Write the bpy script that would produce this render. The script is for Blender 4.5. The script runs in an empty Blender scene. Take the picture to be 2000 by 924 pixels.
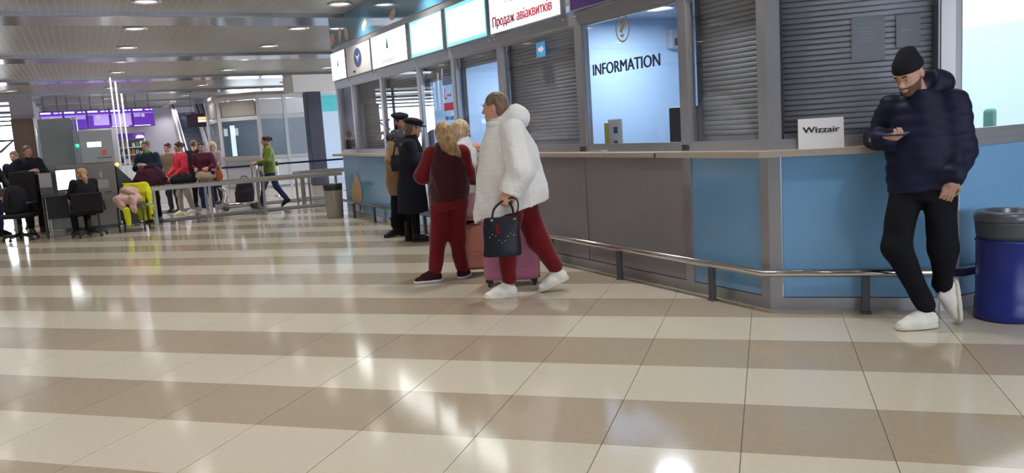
import bpy, bmesh, math, random
import numpy as np
from mathutils import Matrix, Vector
random.seed(7)
R2 = math.sqrt(2)
SC = bpy.context.scene
COL = SC.collection
# ---------------------------------------------------------------- camera, world, exposure
CAM = Vector((-4.292, -4.292, 1.4244))
cam_d = bpy.data.cameras.new('camera')
cam_d.sensor_fit = 'HORIZONTAL'; cam_d.sensor_width = 36.0; cam_d.lens = 1591.15 / 2000 * 36.0
cam_d.clip_start = 0.05; cam_d.clip_end = 300
cam = bpy.data.objects.new('camera', cam_d); COL.objects.link(cam)
_az, _pi, _ro = (math.radians(a) for a in (27.2627, 7.5968, -3.6682))
_f = Vector((math.sin(_az)*math.cos(_pi), math.cos(_az)*math.cos(_pi), -math.sin(_pi)))
_r = Vector((math.cos(_az), -math.sin(_az), 0)); _u = _r.cross(_f)
CR = _r*math.cos(_ro) + _u*math.sin(_ro); CU = -_r*math.sin(_ro) + _u*math.cos(_ro); CF = _f
cam.matrix_world = Matrix(((CR.x, CU.x, -CF.x, CAM.x), (CR.y, CU.y, -CF.y, CAM.y), (CR.z, CU.z, -CF.z, CAM.z), (0, 0, 0, 1)))
SC.camera = cam
world = bpy.data.worlds.new('world'); SC.world = world; world.use_nodes = True
_bg = world.node_tree.nodes['Background']; _bg.inputs[0].default_value = (0.80, 0.89, 1.0, 1); _bg.inputs[1].default_value = 9.0
SC.view_settings.view_transform = 'Standard'; SC.view_settings.look = 'None'
SC.view_settings.gamma = 1.0; SC.view_settings.exposure = 0.0; SC.view_settings.use_curve_mapping = False
DOWNLIGHT_W = 21.0          # power of one ceiling downlight
BOOTH_W = 34.0              # lamps inside the ticket booths

# ---------------------------------------------------------------- materials
MATS = {}
def mat(name, col, rough=0.5, metal=0.0, emit=0.0, vary=0.08, scale=8.0, bump=0.0, bscale=60.0, sheen=0.0, coat=0.0, spec=0.5, ecol=None, rand=0.0):
    if name in MATS: return MATS[name]
    m = bpy.data.materials.new(name); m.use_nodes = True; nt = m.node_tree; b = nt.nodes['Principled BSDF']
    c = (*col, 1)
    b.inputs['Base Color'].default_value = c
    b.inputs['Roughness'].default_value = rough; b.inputs['Metallic'].default_value = metal
    b.inputs['Specular IOR Level'].default_value = spec
    if sheen: b.inputs['Sheen Weight'].default_value = sheen; b.inputs['Sheen Roughness'].default_value = 0.4
    if coat: b.inputs['Coat Weight'].default_value = coat; b.inputs['Coat Roughness'].default_value = 0.06
    if emit:
        b.inputs['Emission Color'].default_value = (*(ecol or col), 1); b.inputs['Emission Strength'].default_value = emit
    tc = nt.nodes.new('ShaderNodeTexCoord')
    if vary:
        n = nt.nodes.new('ShaderNodeTexNoise'); n.inputs['Scale'].default_value = scale; n.inputs['Detail'].default_value = 5
        nt.links.new(tc.outputs['Object'], n.inputs['Vector'])
        mx = nt.nodes.new('ShaderNodeMix'); mx.data_type = 'RGBA'
        lo = tuple(max(0, v*(1-vary*1.6)) for v in col); hi = tuple(min(1, v*(1+vary*1.6)) for v in col)
        mx.inputs[6].default_value = (*lo, 1); mx.inputs[7].default_value = (*hi, 1)
        nt.links.new(n.outputs['Fac'], mx.inputs[0])
        out = mx.outputs[2]
        if rand:
            oi = nt.nodes.new('ShaderNodeObjectInfo'); hs = nt.nodes.new('ShaderNodeHueSaturation')
            mr = nt.nodes.new('ShaderNodeMapRange'); mr.inputs[3].default_value = 1-rand; mr.inputs[4].default_value = 1+rand
            nt.links.new(oi.outputs['Random'], mr.inputs[0]); nt.links.new(mr.outputs[0], hs.inputs['Value'])
            nt.links.new(out, hs.inputs['Color']); out = hs.outputs[0]
        nt.links.new(out, b.inputs['Base Color'])
    if bump:
        n2 = nt.nodes.new('ShaderNodeTexNoise'); n2.inputs['Scale'].default_value = bscale; n2.inputs['Detail'].default_value = 4
        nt.links.new(tc.outputs['Object'], n2.inputs['Vector'])
        bp = nt.nodes.new('ShaderNodeBump'); bp.inputs['Strength'].default_value = bump; bp.inputs['Distance'].default_value = 0.01
        nt.links.new(n2.outputs['Fac'], bp.inputs['Height']); nt.links.new(bp.outputs[0], b.inputs['Normal'])
    MATS[name] = m; return m

def glass(name, tint=(1, 1, 1), ior=1.5, rough=0.0):
    if name in MATS: return MATS[name]
    m = bpy.data.materials.new(name); m.use_nodes = True; nt = m.node_tree; nt.nodes.clear()
    o = nt.nodes.new('ShaderNodeOutputMaterial'); t = nt.nodes.new('ShaderNodeBsdfTransparent'); g = nt.nodes.new('ShaderNodeBsdfGlossy')
    fr = nt.nodes.new('ShaderNodeFresnel'); mx = nt.nodes.new('ShaderNodeMixShader')
    t.inputs[0].default_value = (*tint, 1); g.inputs['Roughness'].default_value = rough; fr.inputs[0].default_value = ior
    ge = nt.nodes.new('ShaderNodeNewGeometry'); mp = nt.nodes.new('ShaderNodeMapRange')   # keep the index right on the pane's inner side
    mp.inputs[3].default_value = ior; mp.inputs[4].default_value = 1/ior
    nt.links.new(ge.outputs['Backfacing'], mp.inputs[0]); nt.links.new(mp.outputs[0], fr.inputs[0])
    nt.links.new(fr.outputs[0], mx.inputs[0]); nt.links.new(t.outputs[0], mx.inputs[1]); nt.links.new(g.outputs[0], mx.inputs[2])
    nt.links.new(mx.outputs[0], o.inputs[0]); MATS[name] = m; return m

M_tile_l = mat('cream floor tile', (0.58, 0.54, 0.445), 0.10, vary=0.05, scale=30, rand=0.03, spec=0.55)
M_tile_d = mat('tan floor tile', (0.385, 0.325, 0.245), 0.10, vary=0.07, scale=30, rand=0.03, spec=0.55)
M_grout = mat('floor grout', (0.16, 0.14, 0.12), 0.9)
M_slat = mat('ceiling slat', (0.25, 0.24, 0.235), 0.35, vary=0.03)
M_slat_edge = mat('ceiling slat lip', (0.46, 0.44, 0.42), 0.4, vary=0.02)  # paler than the slat, its bright highlight line put into the colour
M_beam = mat('ceiling beam metal', (0.34, 0.35, 0.40), 0.16, 0.75, vary=0.05, scale=1.5)
M_void = mat('ceiling void', (0.10, 0.10, 0.10), 0.9)
M_alu = mat('brushed aluminium', (0.40, 0.40, 0.43), 0.34, 0.7, vary=0.05, scale=20)
M_alu_l = mat('pale aluminium', (0.58, 0.58, 0.62), 0.35, 0.5, vary=0.03)
M_steel = mat('polished steel', (0.62, 0.61, 0.60), 0.16, 1.0, vary=0.05)
M_dark = mat('dark grey plastic', (0.07, 0.075, 0.09), 0.5)
M_black = mat('black plastic', (0.015, 0.015, 0.018), 0.4)
M_bluepanel = mat('sky blue panel', (0.185, 0.395, 0.66), 0.18, vary=0.07, scale=1.2, coat=0.3)
M_greypanel = mat('warm grey panel', (0.29, 0.275, 0.295), 0.30, vary=0.04, scale=1.5)
M_ledge = mat('beige worktop', (0.43, 0.375, 0.32), 0.30, vary=0.06, scale=25)
M_shutter = mat('grey shutter', (0.46, 0.46, 0.50), 0.5, 0.0, vary=0.04)
M_fascia = mat('blue printed fascia', (0.075, 0.245, 0.40), 0.10, vary=0.12, scale=2.0, coat=0.6)
M_petal = mat('peach flower print', (0.62, 0.40, 0.28), 0.3, vary=0.12, scale=10)
M_petal2 = mat('yellow flower print', (0.60, 0.43, 0.14), 0.3, vary=0.12, scale=10)
M_booth = mat('light blue booth wall', (0.48, 0.66, 0.88), 0.7, vary=0.02)
M_boothc = mat('booth ceiling', (0.36, 0.40, 0.50), 0.7)
M_white = mat('white paint', (0.80, 0.80, 0.82), 0.5, vary=0.02)
M_paper = mat('white paper', (0.74, 0.74, 0.78), 0.7, vary=0.03)
M_lit = mat('lit white sign face', (1, 1, 1), 0.4, emit=3.2, vary=0, ecol=(0.95, 1.0, 0.99))
M_litdim = mat('dim sign face', (0.62, 0.60, 0.58), 0.35, emit=0.06, vary=0.02)
M_littext = mat('lit text sign face', (1, 1, 1), 0.4, emit=1.15, vary=0, ecol=(0.93, 0.95, 1.0))
M_teal = mat('lit teal sign border', (0.3, 0.8, 0.8), 0.4, emit=1.0, vary=0, ecol=(0.22, 0.78, 0.80))
M_purple = mat('purple sign face', (0.06, 0.02, 0.13), 0.35, emit=0.05, vary=0, ecol=(0.3, 0.1, 0.6))
M_maroon = mat('maroon lettering', (0.33, 0.03, 0.06), 0.5, vary=0)
M_navytext = mat('navy lettering', (0.03, 0.03, 0.10), 0.5, vary=0)
M_paletext = mat('pale grey lettering', (0.45, 0.46, 0.46), 0.5, vary=0)
M_gold = mat('gold lettering', (0.50, 0.34, 0.10), 0.4, vary=0.02)
M_green = mat('green logo', (0.02, 0.42, 0.13), 0.5, vary=0)
M_bluelogo = mat('blue logo', (0.04, 0.09, 0.25), 0.5, vary=0)
M_redcard = mat('red card', (0.55, 0.03, 0.05), 0.5, vary=0.02)
M_lamp = mat('lamp diffuser', (1, 1, 1), 0.4, emit=5.0, vary=0, ecol=(1, 0.96, 0.9))
M_lampc = mat('cool lamp diffuser', (1, 1, 1), 0.4, emit=9.0, vary=0, ecol=(0.93, 0.97, 1))
M_glass = glass('window glass', (0.93, 0.95, 0.97), 1.55)
M_glass2 = glass('far glass', (0.80, 0.87, 0.92), 1.5)
M_chrome = mat('chrome', (0.8, 0.8, 0.8), 0.08, 1.0, vary=0)

# ---------------------------------------------------------------- mesh helpers
class B:
    """collects shapes in one bmesh"""
    def __init__(s): s.bm = bmesh.new(); s.mi = 0
    def _fin(s, faces):
        for f in faces: f.material_index = s.mi
        return s
    def box(s, x0, x1, y0, y1, z0, z1):
        v = [s.bm.verts.new(p) for p in ((x0,y0,z0),(x1,y0,z0),(x1,y1,z0),(x0,y1,z0),(x0,y0,z1),(x1,y0,z1),(x1,y1,z1),(x0,y1,z1))]
        return s._fin([s.bm.faces.new([v[i] for i in q]) for q in ((0,3,2,1),(4,5,6,7),(0,1,5,4),(1,2,6,5),(2,3,7,6),(3,0,4,7))])
    def prism(s, pts, z0, z1):
        n = len(pts); a = [s.bm.verts.new((p[0], p[1], z0)) for p in pts]; b = [s.bm.verts.new((p[0], p[1], z1)) for p in pts]
        fs = [s.bm.faces.new(a[::-1]), s.bm.faces.new(b)]
        for i in range(n): fs.append(s.bm.faces.new((a[i], a[(i+1) % n], b[(i+1) % n], b[i])))
        return s._fin(fs)
    def poly(s, pts): return s._fin([s.bm.faces.new([s.bm.verts.new(p) for p in pts])])
    def tube(s, path, r, n=10, cap=True):
        path = [Vector(p) for p in path]; rs = r if isinstance(r, (list, tuple)) else [r]*len(path)
        rings = []; prev = None
        for i, p in enumerate(path):
            d = (path[min(i+1, len(path)-1)] - path[max(i-1, 0)]).normalized()
            a = Vector((0, 0, 1)) if abs(d.z) < 0.95 else Vector((1, 0, 0))
            if prev is not None: a = prev
            x = (a - d*a.dot(d)).normalized(); y = d.cross(x); prev = x
            k = 1.0
            if 0 < i < len(path)-1:
                d1 = (p-path[i-1]).normalized(); k = 1/max(0.5, d1.dot(d))
            rings.append([s.bm.verts.new(p + (x*math.cos(t)+y*math.sin(t))*rs[i]*k) for t in (2*math.pi*j/n for j in range(n))])
        fs = []
        for a, b in zip(rings, rings[1:]):
            for j in range(n): fs.append(s.bm.faces.new((a[j], a[(j+1) % n], b[(j+1) % n], b[j])))
        if cap: fs.append(s.bm.faces.new(rings[0][::-1])); fs.append(s.bm.faces.new(rings[-1]))
        for f in fs: f.smooth = True
        return s._fin(fs)
    def lathe(s, prof, n=32, c=(0, 0, 0), sx=1, sy=1):
        rings = [[s.bm.verts.new((c[0]+sx*r*math.cos(2*math.pi*j/n), c[1]+sy*r*math.sin(2*math.pi*j/n), c[2]+z)) for j in range(n)] for r, z in prof]
        fs = []
        for a, b in zip(rings, rings[1:]):
            for j in range(n): fs.append(s.bm.faces.new((a[j], a[(j+1) % n], b[(j+1) % n], b[j])))
        for f in fs: f.smooth = True
        if prof[0][0] > 1e-4: fs.append(s.bm.faces.new(rings[0][::-1]))
        if prof[-1][0] > 1e-4: fs.append(s.bm.faces.new(rings[-1]))
        return s._fin(fs)
    def ball(s, c, r, n=12):
        r = r if isinstance(r, (tuple, list)) else (r, r, r)
        m = Matrix.Translation(c) @ Matrix.Diagonal((*r, 1))
        q = bmesh.ops.create_uvsphere(s.bm, u_segments=n, v_segments=max(6, n*2//3), radius=1, matrix=m)
        fs = {f for v in q['verts'] for f in v.link_faces}
        for f in fs: f.smooth = True
        return s._fin(fs)
    def bevel(s, w, seg=2):
        bmesh.ops.remove_doubles(s.bm, verts=s.bm.verts[:], dist=1e-5)
        es = [e for e in s.bm.edges if len(e.link_faces) == 2 and e.calc_face_angle(0) > 0.5]
        bmesh.ops.bevel(s.bm, geom=es, offset=w, segments=seg, affect='EDGES', profile=0.5, clamp_overlap=True)
        return s
    def mesh(s, name='mesh'):
        bmesh.ops.recalc_face_normals(s.bm, faces=s.bm.faces[:])
        me = bpy.data.meshes.new(name); s.bm.to_mesh(me); s.bm.free(); return me

def obj(name, geo, m=None, parent=None, loc=None, rz=None):
    me = geo.mesh(name) if isinstance(geo, B) else geo
    o = bpy.data.objects.new(name, me); COL.objects.link(o)
    if m is not None:
        for mm in (m if isinstance(m, (list, tuple)) else [m]):
            if len(me.materials) < (len(m) if isinstance(m, (list, tuple)) else 1): me.materials.append(mm)
    if parent is not None: o.parent = parent
    if loc is not None: o.location = loc
    if rz is not None: o.rotation_euler = (0, 0, rz)
    return o
def tag(o, label, cat, group=None):
    o['label'] = label; o['category'] = cat
    if group: o['group'] = group
    return o
def thing(name, label, cat, loc=(0, 0, 0), rz=0.0, group=None):
    o = bpy.data.objects.new(name, None); COL.objects.link(o); o.empty_display_size = 0.1
    o.location = loc; o.rotation_euler = (0, 0, rz); return tag(o, label, cat, group)
def struct(name, geo=None, m=None, parent=None, loc=None, rz=None):
    if geo is None:
        o = bpy.data.objects.new(name, None); COL.objects.link(o); o.empty_display_size = 0.1
        if loc is not None: o.location = loc
        if rz is not None: o.rotation_euler = (0, 0, rz)
    else: o = obj(name, geo, m, parent, loc, rz)
    if parent is None: o['kind'] = 'structure'
    return o
def dup(root, loc, rz=None):
    r = root.copy(); COL.objects.link(r); r.location = loc
    if rz is not None: r.rotation_euler = (0, 0, rz)
    for ch in list(root.children):
        c = ch.copy(); COL.objects.link(c); c.parent = r
        for g in ch.children:
            d = g.copy(); COL.objects.link(d); d.parent = c
    return r
def cr(path, n=6):
    P = [Vector(q) for q in path]; out = []
    for i in range(len(P)-1):
        p0, p1, p2, p3 = P[max(i-1, 0)], P[i], P[i+1], P[min(i+2, len(P)-1)]
        for k in range(n):
            t = k/n; out.append(0.5*((2*p1) + (p2-p0)*t + (2*p0-5*p1+4*p2-p3)*t*t + (3*p1-p0-3*p2+p3)*t**3))
    return out + [P[-1]]
def text_mesh(s, size, depth=0.002, sx=1.0, bold=0.0):
    cu = bpy.data.curves.new('txt', 'FONT'); cu.body = s; cu.size = size; cu.extrude = depth; cu.offset = bold; cu.resolution_u = 3
    o = bpy.data.objects.new('txt', cu); COL.objects.link(o)
    dg = bpy.context.evaluated_depsgraph_get(); me = bpy.data.meshes.new_from_object(o.evaluated_get(dg))
    bpy.data.objects.remove(o); bpy.data.curves.remove(cu)
    xs = [v.co.x for v in me.vertices] or [0]; w = max(xs)-min(xs); x0 = min(xs)
    for v in me.vertices: v.co.x = (v.co.x-x0)*sx
    return me, w*sx
def text(name, s, width, height, m, parent, a, y, z, depth=0.002, bold=0.0, slope=0.0):
    """lettering that starts at a, stands upright on z and faces local -Y; fitted to width x cap height"""
    me, w = text_mesh(s, height/0.72, depth, 1.0)
    if bold:      # thicken the strokes: a second copy set a little to the side
        vs = [tuple(v.co) for v in me.vertices]; fs = [tuple(q.vertices) for q in me.polygons]; n = len(vs)
        me = bpy.data.meshes.new('txt'); me.from_pydata(vs + [(x+bold*w/width, y+bold*0.3*w/width, z*1.02) for x, y, z in vs], [], fs + [tuple(i+n for i in f) for f in fs])
    k = width/w
    for v in me.vertices:
        x, yy, zz = v.co; v.co = (x*k, -zz, yy + slope*x*k)
    me.materials.clear()
    return obj(name, me, m, parent, (a, y, z))

# kiosk face frames: local X = reading direction, local Y = into the kiosk
CH = 0.83
FACE = {1: ((0, 0, 0), -math.pi/2), 2: ((0, 0, 0), -math.pi/4), 3: ((CH, -CH, 0), 0.0)}
CHL = CH*R2
HC = 3.55                     # ceiling height
YEND = 10.75                  # far end of the kiosk

# ---------------------------------------------------------------- floor
def tile_xy(i, j):            # tile centre in hall coordinates
    X = 0.6*(i - 0.228 + 0.5); Y = 0.6*(9.696 - j - 0.5)
    return ((X + Y - 6.07)/R2, (Y - X - 6.07)/R2)
def to_px(p):
    d = Vector(p) - CAM; z = d.dot(CF)
    if z < 0.1: return None
    return (1000 + 1591.15*d.dot(CR)/z, 462 - 1591.15*d.dot(CU)/z)
floor = struct('floor', B().box(-20, 12, -14, 46, -0.12, -0.004), M_grout)
def tile_bm(b, cx, cy, rot=True):
    c, s = (math.cos(-math.pi/4), math.sin(-math.pi/4)) if rot else (1, 0)
    hx, hy = 0.298, 0.2993
    pts = [(cx + x*c - y*s, cy + x*s + y*c) for x, y in ((-hx, -hy), (hx, -hy), (hx, hy), (-hx, hy))]
    b.prism(pts, -0.004, 0.0)
tiles = []
for i in range(-70, 40):
    for j in range(-50, 26):
        x, y = tile_xy(i, j)
        if -19.5 < x < 11.5 and -13.5 < y < 40: tiles.append((x, y, j % 2))
def seen(t):
    p = to_px((t[0], t[1], 0))
    if p is None or not (-120 < p[0] < 2120 and 250 < p[1] < 1060): return False
    x, y = t[0], t[1]
    return not (x > 0.25 and x + y > 0.25 and y > -0.6 and y < YEND)
tiles.sort(key=lambda t: (t[0]-CAM.x)**2 + (t[1]-CAM.y)**2)
vis = [t for t in tiles if seen(t)][:300]; visset = set(vis)
tm = []
for m_ in (M_tile_l, M_tile_d):
    b = B(); tile_bm(b, 0, 0, False); me = b.mesh('tile'); me.materials.append(m_); tm.append(me)
for x, y, dk in vis:
    o = obj('tile', tm[dk], None, floor, (x, y, 0), -math.pi/4)
b = B()
for x, y, dk in tiles:
    if (x, y, dk) in visset: continue
    b.mi = dk; tile_bm(b, x, y)
rest = obj('tile_field', b, [M_tile_l, M_tile_d], floor); rest['kind'] = 'stuff'

# ---------------------------------------------------------------- ceiling
ceiling = struct('ceiling', B().box(-20, 12, -14, 46, HC+0.06, HC+0.2), M_void)
PITCH = 0.1135
def slat(b, x, y0, y1):
    b.mi = 0; b.box(x, x+0.099, y0, y1, HC, HC+0.012)
    b.mi = 1; b.box(x+0.099, x+0.112, y0, y1, HC-0.003, HC+0.012)
BEAMS = [9.75 + 5.95*k for k in range(-4, 7)]
b = B(); smesh = {}
for k, yb in enumerate(BEAMS):
    y0, y1 = yb + 0.98, min(yb + 5.97, 45.9)
    if y0 > 45: continue
    lo, hi = {3: (-7.0, 1.0), 4: (-7.6, 2.0)}.get(k, (9, 9))
    i = 0
    while True:
        x = -19.8 + i*PITCH; i += 1
        if x > 11.8: break
        if lo < x < hi:
            if k not in smesh:
                bb = B(); slat(bb, 0, y0, y1); smesh[k] = bb.mesh('slat'); smesh[k].materials.append(M_slat); smesh[k].materials.append(M_slat_edge)
            obj('ceiling_slat', smesh[k], None, ceiling, (x, 0, 0))
        else: slat(b, x, y0, y1)
r = obj('slat_field', b, [M_slat, M_slat_edge], ceiling); r['kind'] = 'stuff'
for n, yb in enumerate(BEAMS):
    if yb > 44: continue
    bb = B()
    bb.box(-20, 12, yb, yb+0.98, HC-0.07, HC+0.06)
    struct('trim_%d' % (n+1), bb.bevel(0.01, 1), M_beam)
# downlights on a 2.83 m grid
def make_downlight():
    t = thing('ceiling_downlight', 'recessed downlight with bright diffuser and pale rim in the slatted ceiling', 'ceiling light', (0, 0, HC), 0, 'downlights in the slatted ceiling')
    obj('rim', B().lathe([(0.20, 0.0), (0.20, -0.022), (0.185, -0.028), (0.15, -0.020), (0.15, 0.0)], 28), M_alu_l, t)
    obj('diffuser', B().lathe([(0.149, -0.004), (0.10, -0.014), (0.0001, -0.018)], 28), M_lamp, t)
    ld = bpy.data.lights.new('downlight', 'AREA'); ld.shape = 'DISK'; ld.size = 0.26; ld.energy = DOWNLIGHT_W; ld.spread = math.radians(120); ld.color = (1.0, 0.94, 0.87)
    lo = bpy.data.objects.new('downlight_lamp', ld); COL.objects.link(lo); lo.parent = t; lo.location = (0, 0, -0.04)
    return t
dl = make_downlight(); first = True
for vy in range(-4, 12):
    for vx in (-14.6, -11.75, -8.9, -6.06, -3.23, -0.40, 2.43, 5.26, 8.1):
        x, y = vx, 8.7 + 2.83*vy
        if x > -0.1 and y < YEND + 0.3 and x + y > -0.5: continue
        if any(yb - 0.24 < y < yb + 1.22 for yb in BEAMS):
            yb = [q for q in BEAMS if q - 0.24 < y < q + 1.22][0]; y = yb - 0.26 if y < yb + 0.49 else yb + 1.24
        if first: dl.location = (x, y, HC); first = False
        else: dup(dl, (x, y, HC))
for n, (x, y) in enumerate(((-3.03, 16.5), (-1.0, 28.4), (0.6, 28.2))):
    dup(dl, (x, y+0.3 if n == 0 else y, HC))
# ---------------------------------------------------------------- hall walls
M_wall = mat('lilac grey wall', (0.42, 0.41, 0.50), 0.7, vary=0.03)
M_wallb = mat('pale wall', (0.55, 0.55, 0.58), 0.7, vary=0.03)
M_wallg = mat('grey wall', (0.40, 0.40, 0.42), 0.7, vary=0.03)
def wall_with_openings(name, axis, pos, lo, hi, z0, z1, opens, m, thick=0.2):
    """a wall along one axis with rectangular openings [(a0, a1)] between z0 and z1"""
    b = B()
    def bx(a0, a1, c0, c1):
        if a1 - a0 < 1e-4: return
        if axis == 'x': b.box(a0, a1, pos, pos+thick, c0, c1)
        else: b.box(pos, pos+thick, a0, a1, c0, c1)
    bx(lo, hi, 0, z0); bx(lo, hi, z1, HC+0.2)
    e = lo
    for a0, a1 in opens: bx(e, a0, z0, z1); e = a1
    bx(e, hi, z0, z1)
    return struct(name, b, m)
ops = []
y = -12.0
while y < 24: ops += [(y, y+0.35), (y+0.55, y+0.9)]; y += 4.6
wall_with_openings('wall_left', 'y', -18.2, -13.5, 27.2, 1.95, 2.35, ops, M_wallg)
wall_with_openings('wall_back', 'x', -13.7, -18.2, 11.4, 1.0, 3.2, [(-7.4+2.6*i, -7.4+2.6*i+2.3) for i in range(7)], M_wallb)  # unseen window openings added for cool daylight from behind the camera
wall_with_openings('wall_far', 'x', 40.0, -5.9, 11.4, 0.4, 3.4, [(2.2+2.3*i, 2.2+2.3*i+2.1) for i in range(4)], M_wall)
wall_with_openings('wall_right', 'y', 11.2, -13.5, 40.2, 0.4, 3.4, [(11.6+2.8*i, 11.6+2.8*i+2.7) for i in range(10)], M_wallg)
wall_with_openings('wall_entrance', 'x', 27.2, -18.2, -5.55, 0.15, 3.3, [(-8.75, -6.22)], M_wall)
struct('wall_lobby', B().box(-5.9, -5.7, 27.4, 40.2, 0, HC+0.2), M_wall)
# ---------------------------------------------------------------- ticket kiosk
def fthing(face, name, label, cat, a=0, z=0, group=None):
    (ox, oy, oz), rz = FACE[face]
    d = Vector((math.cos(rz), math.sin(rz), 0))
    return thing(name, label, cat, (ox + d.x*a, oy + d.y*a, z), rz, group)
def fstruct(face, name, a=0, z=0):
    (ox, oy, oz), rz = FACE[face]; d = Vector((math.cos(rz), math.sin(rz), 0))
    return struct(name, None, loc=(ox + d.x*a, oy + d.y*a, z), rz=rz)
def fobj(face, name, b, m):
    (ox, oy, oz), rz = FACE[face]; return struct(name, b, m, None, (ox, oy, oz), rz)
def offset_path(pts, o):
    """polyline moved outwards (to the right of travel) by o with mitred corners"""
    out = []; P = [Vector(p) for p in pts]
    for i, p in enumerate(P):
        ns = []
        if i > 0: d = (P[i]-P[i-1]).normalized(); ns.append(Vector((d.y, -d.x)))
        if i < len(P)-1: d = (P[i+1]-P[i]).normalized(); ns.append(Vector((d.y, -d.x)))
        if len(ns) == 1: n = ns[0]; k = 1
        else: n = (ns[0]+ns[1]).normalized(); k = 1/n.dot(ns[0])
        out.append(p + n*o*k)
    return out
F3L = 3.2
PATH = [(0, YEND), (0, 0), (CH, -CH), (CH+F3L, -CH)]     # outward = right of travel towards -x / -y
def strip(path, o0, o1, z0, z1):
    a = offset_path(path, o0); b_ = offset_path(path, o1); b = B()
    for i in range(len(a)-1): b.prism([a[i], a[i+1], b_[i+1], b_[i]], z0, z1)
    return b
Z_L0, Z_L1, Z_W0, Z_W1, Z_S0, Z_S1, Z_F0 = 1.105, 1.15, 1.20, 2.345, 2.46, 2.98, 3.06
# counter fronts: one thing per face
def counter(face, label, panels, kick=0.09):
    t = fthing(face, 'service_counter', label, 'counter')
    for a0, a1, m in panels:
        obj('panel', B().box(a0+0.006, a1-0.006, 0.0, 0.03, kick, Z_L0-0.004).bevel(0.003, 1), m, t)
    a0, a1 = panels[0][0], panels[-1][1]
    obj('kickboard', B().box(a0, a1, -0.004, 0.03, 0.0, kick-0.004), M_alu, t)
    obj('backing', B().box(a0+0.02, a1-0.02, 0.034, 0.055, 0.02, Z_L0-0.004), M_dark, t)
    return t
c1 = counter(1, 'long front of the ticket counter in grey and sky blue panels', [(-10.70, -9.75, M_bluepanel), (-9.75, -8.15, M_bluepanel), (-8.15, -6.55, M_bluepanel), (-6.55, -5.35, M_greypanel), (-5.35, -4.05, M_greypanel), (-4.05, -2.40, M_greypanel), (-2.40, -0.92, M_greypanel), (-0.84, -0.08, M_bluepanel)])
c2 = counter(2, 'angled corner front of the counter in sky blue, behind the leaning man', [(0.08, CHL-0.06, M_bluepanel)])
c3 = counter(3, 'sky blue counter front beside the blue litter bin', [(0.06, F3L, M_bluepanel)])
# tulip prints on the far panels
def petal(b, cx, cz, w, h, lean, y, n=12):
    pts = []
    for i in range(n):
        t = 2*math.pi*i/n; r = 1 - 0.25*abs(math.sin(t))**3
        px = w*math.cos(t)*(1-0.35*max(0, math.sin(t))); pz = h*math.sin(t)
        pts.append((cx + px + lean*pz, y, cz + pz))
    b.poly(pts)
for cx, cz, w, h, ln, m_ in ((-10.10, 0.46, 0.22, 0.24, 0.35, M_petal2), (-9.92, 0.54, 0.24, 0.27, -0.2, M_petal), (-10.02, 0.40, 0.16, 0.17, 0.0, M_petal2), (-9.70, 0.14, 0.05, 0.05, 0.0, M_petal2), (-9.94, 0.18, 0.07, 0.07, 0.1, M_petal2)):
    b = B(); petal(b, cx, cz, w, h, ln, -0.002 - 0.0006*len(c1.children)); obj('flower_print', b, m_, c1)
# aluminium posts, sills, transoms
def post(face, n, a0, a1, z0=0.0, z1=Z_F0, m=M_alu, y0=-0.012, y1=0.07):
    fobj(face, 'trim_%d' % n, B().box(a0, a1, y0, y1, z0, z1).bevel(0.004, 1), m)
N = 20
for a0, a1 in ((-0.93, -0.83), (-2.46, -2.33), (-4.11, -4.01), (-5.42, -5.32), (-6.63, -6.54), (-8.24, -8.14), (-9.80, -9.71), (-10.75, -10.66)):
    post(1, N, a0, a1, Z_L1); N += 1
post(1, N, -0.93, -0.83, 0, Z_L0); N += 1
c = strip([(0, 0.075), (0, 0), (0.055, -0.055)], 0.015, -0.05, 0, Z_F0); struct('trim_%d' % N, c, M_alu); N += 1
c = strip([(CH-0.055, -CH+0.055), (CH, -CH), (CH+0.05, -CH)], 0.015, -0.05, 0, Z_F0); struct('trim_%d' % N, c, M_alu_l); N += 1
struct('trim_%d' % N, strip(PATH, 0.012, -0.06, Z_L1, Z_W0), M_alu); N += 1
struct('trim_%d' % N, strip(PATH, 0.014, -0.06, Z_W1, Z_S0), M_alu); N += 1
struct('trim_%d' % N, strip(PATH, 0.02, -0.05, Z_S1, Z_F0), M_alu); N += 1
struct('wall_fascia', strip(PATH, 0.03, -0.05, Z_F0, HC-0.002), M_fascia)
fas = [o for o in bpy.data.objects if o.name == 'wall_fascia'][0]
k = 0
for cy, cz, w, h, ln in ((10.6, 3.22, 0.16, 0.11, .3), (10.1, 3.24, 0.10, 0.13, .2), (9.7, 3.20, 0.12, 0.12, -.2), (8.72, 3.20, 0.10, 0.08, .3), (8.62, 3.25, 0.06, 0.06, 0), (7.35, 3.17, 0.13, 0.07, .2), (7.25, 3.21, 0.07, 0.05, 0)):
    b = B(); petal(b, -cy, cz, w, h, ln, -0.032 - 0.0006*k); k += 1
    o = obj('flower_print', b, M_petal, fas); o.rotation_euler = (0, 0, -math.pi/2)
# worktop in two lengths, joint at y = 1.1
w1 = thing('worktop', 'long beige worktop where the ticket queue stands', 'worktop', (0, 0, 0))
obj('slab', strip([(0, YEND+0.12), (0, 1.115)], 0.15, -0.30, Z_L0, Z_L1).bevel(0.006, 2), M_ledge, w1)
w2 = thing('worktop', 'beige worktop bending round the corner under the small white sign', 'worktop', (0, 0, 0))
obj('slab', strip([(0, 1.095), (0, 0), (CH-0.02, -CH+0.02)], 0.15, -0.30, Z_L0, Z_L1), M_ledge, w2)
obj('joint_cover', B().box(-0.153, 0.0, 1.095, 1.115, Z_L0-0.002, Z_L1-0.004), M_dark, w2)
fobj(3, 'trim_%d' % N, B().box(0.05, F3L, -0.010, 0.06, Z_L0-0.003, Z_L1-0.001), M_alu); N += 1
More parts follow.
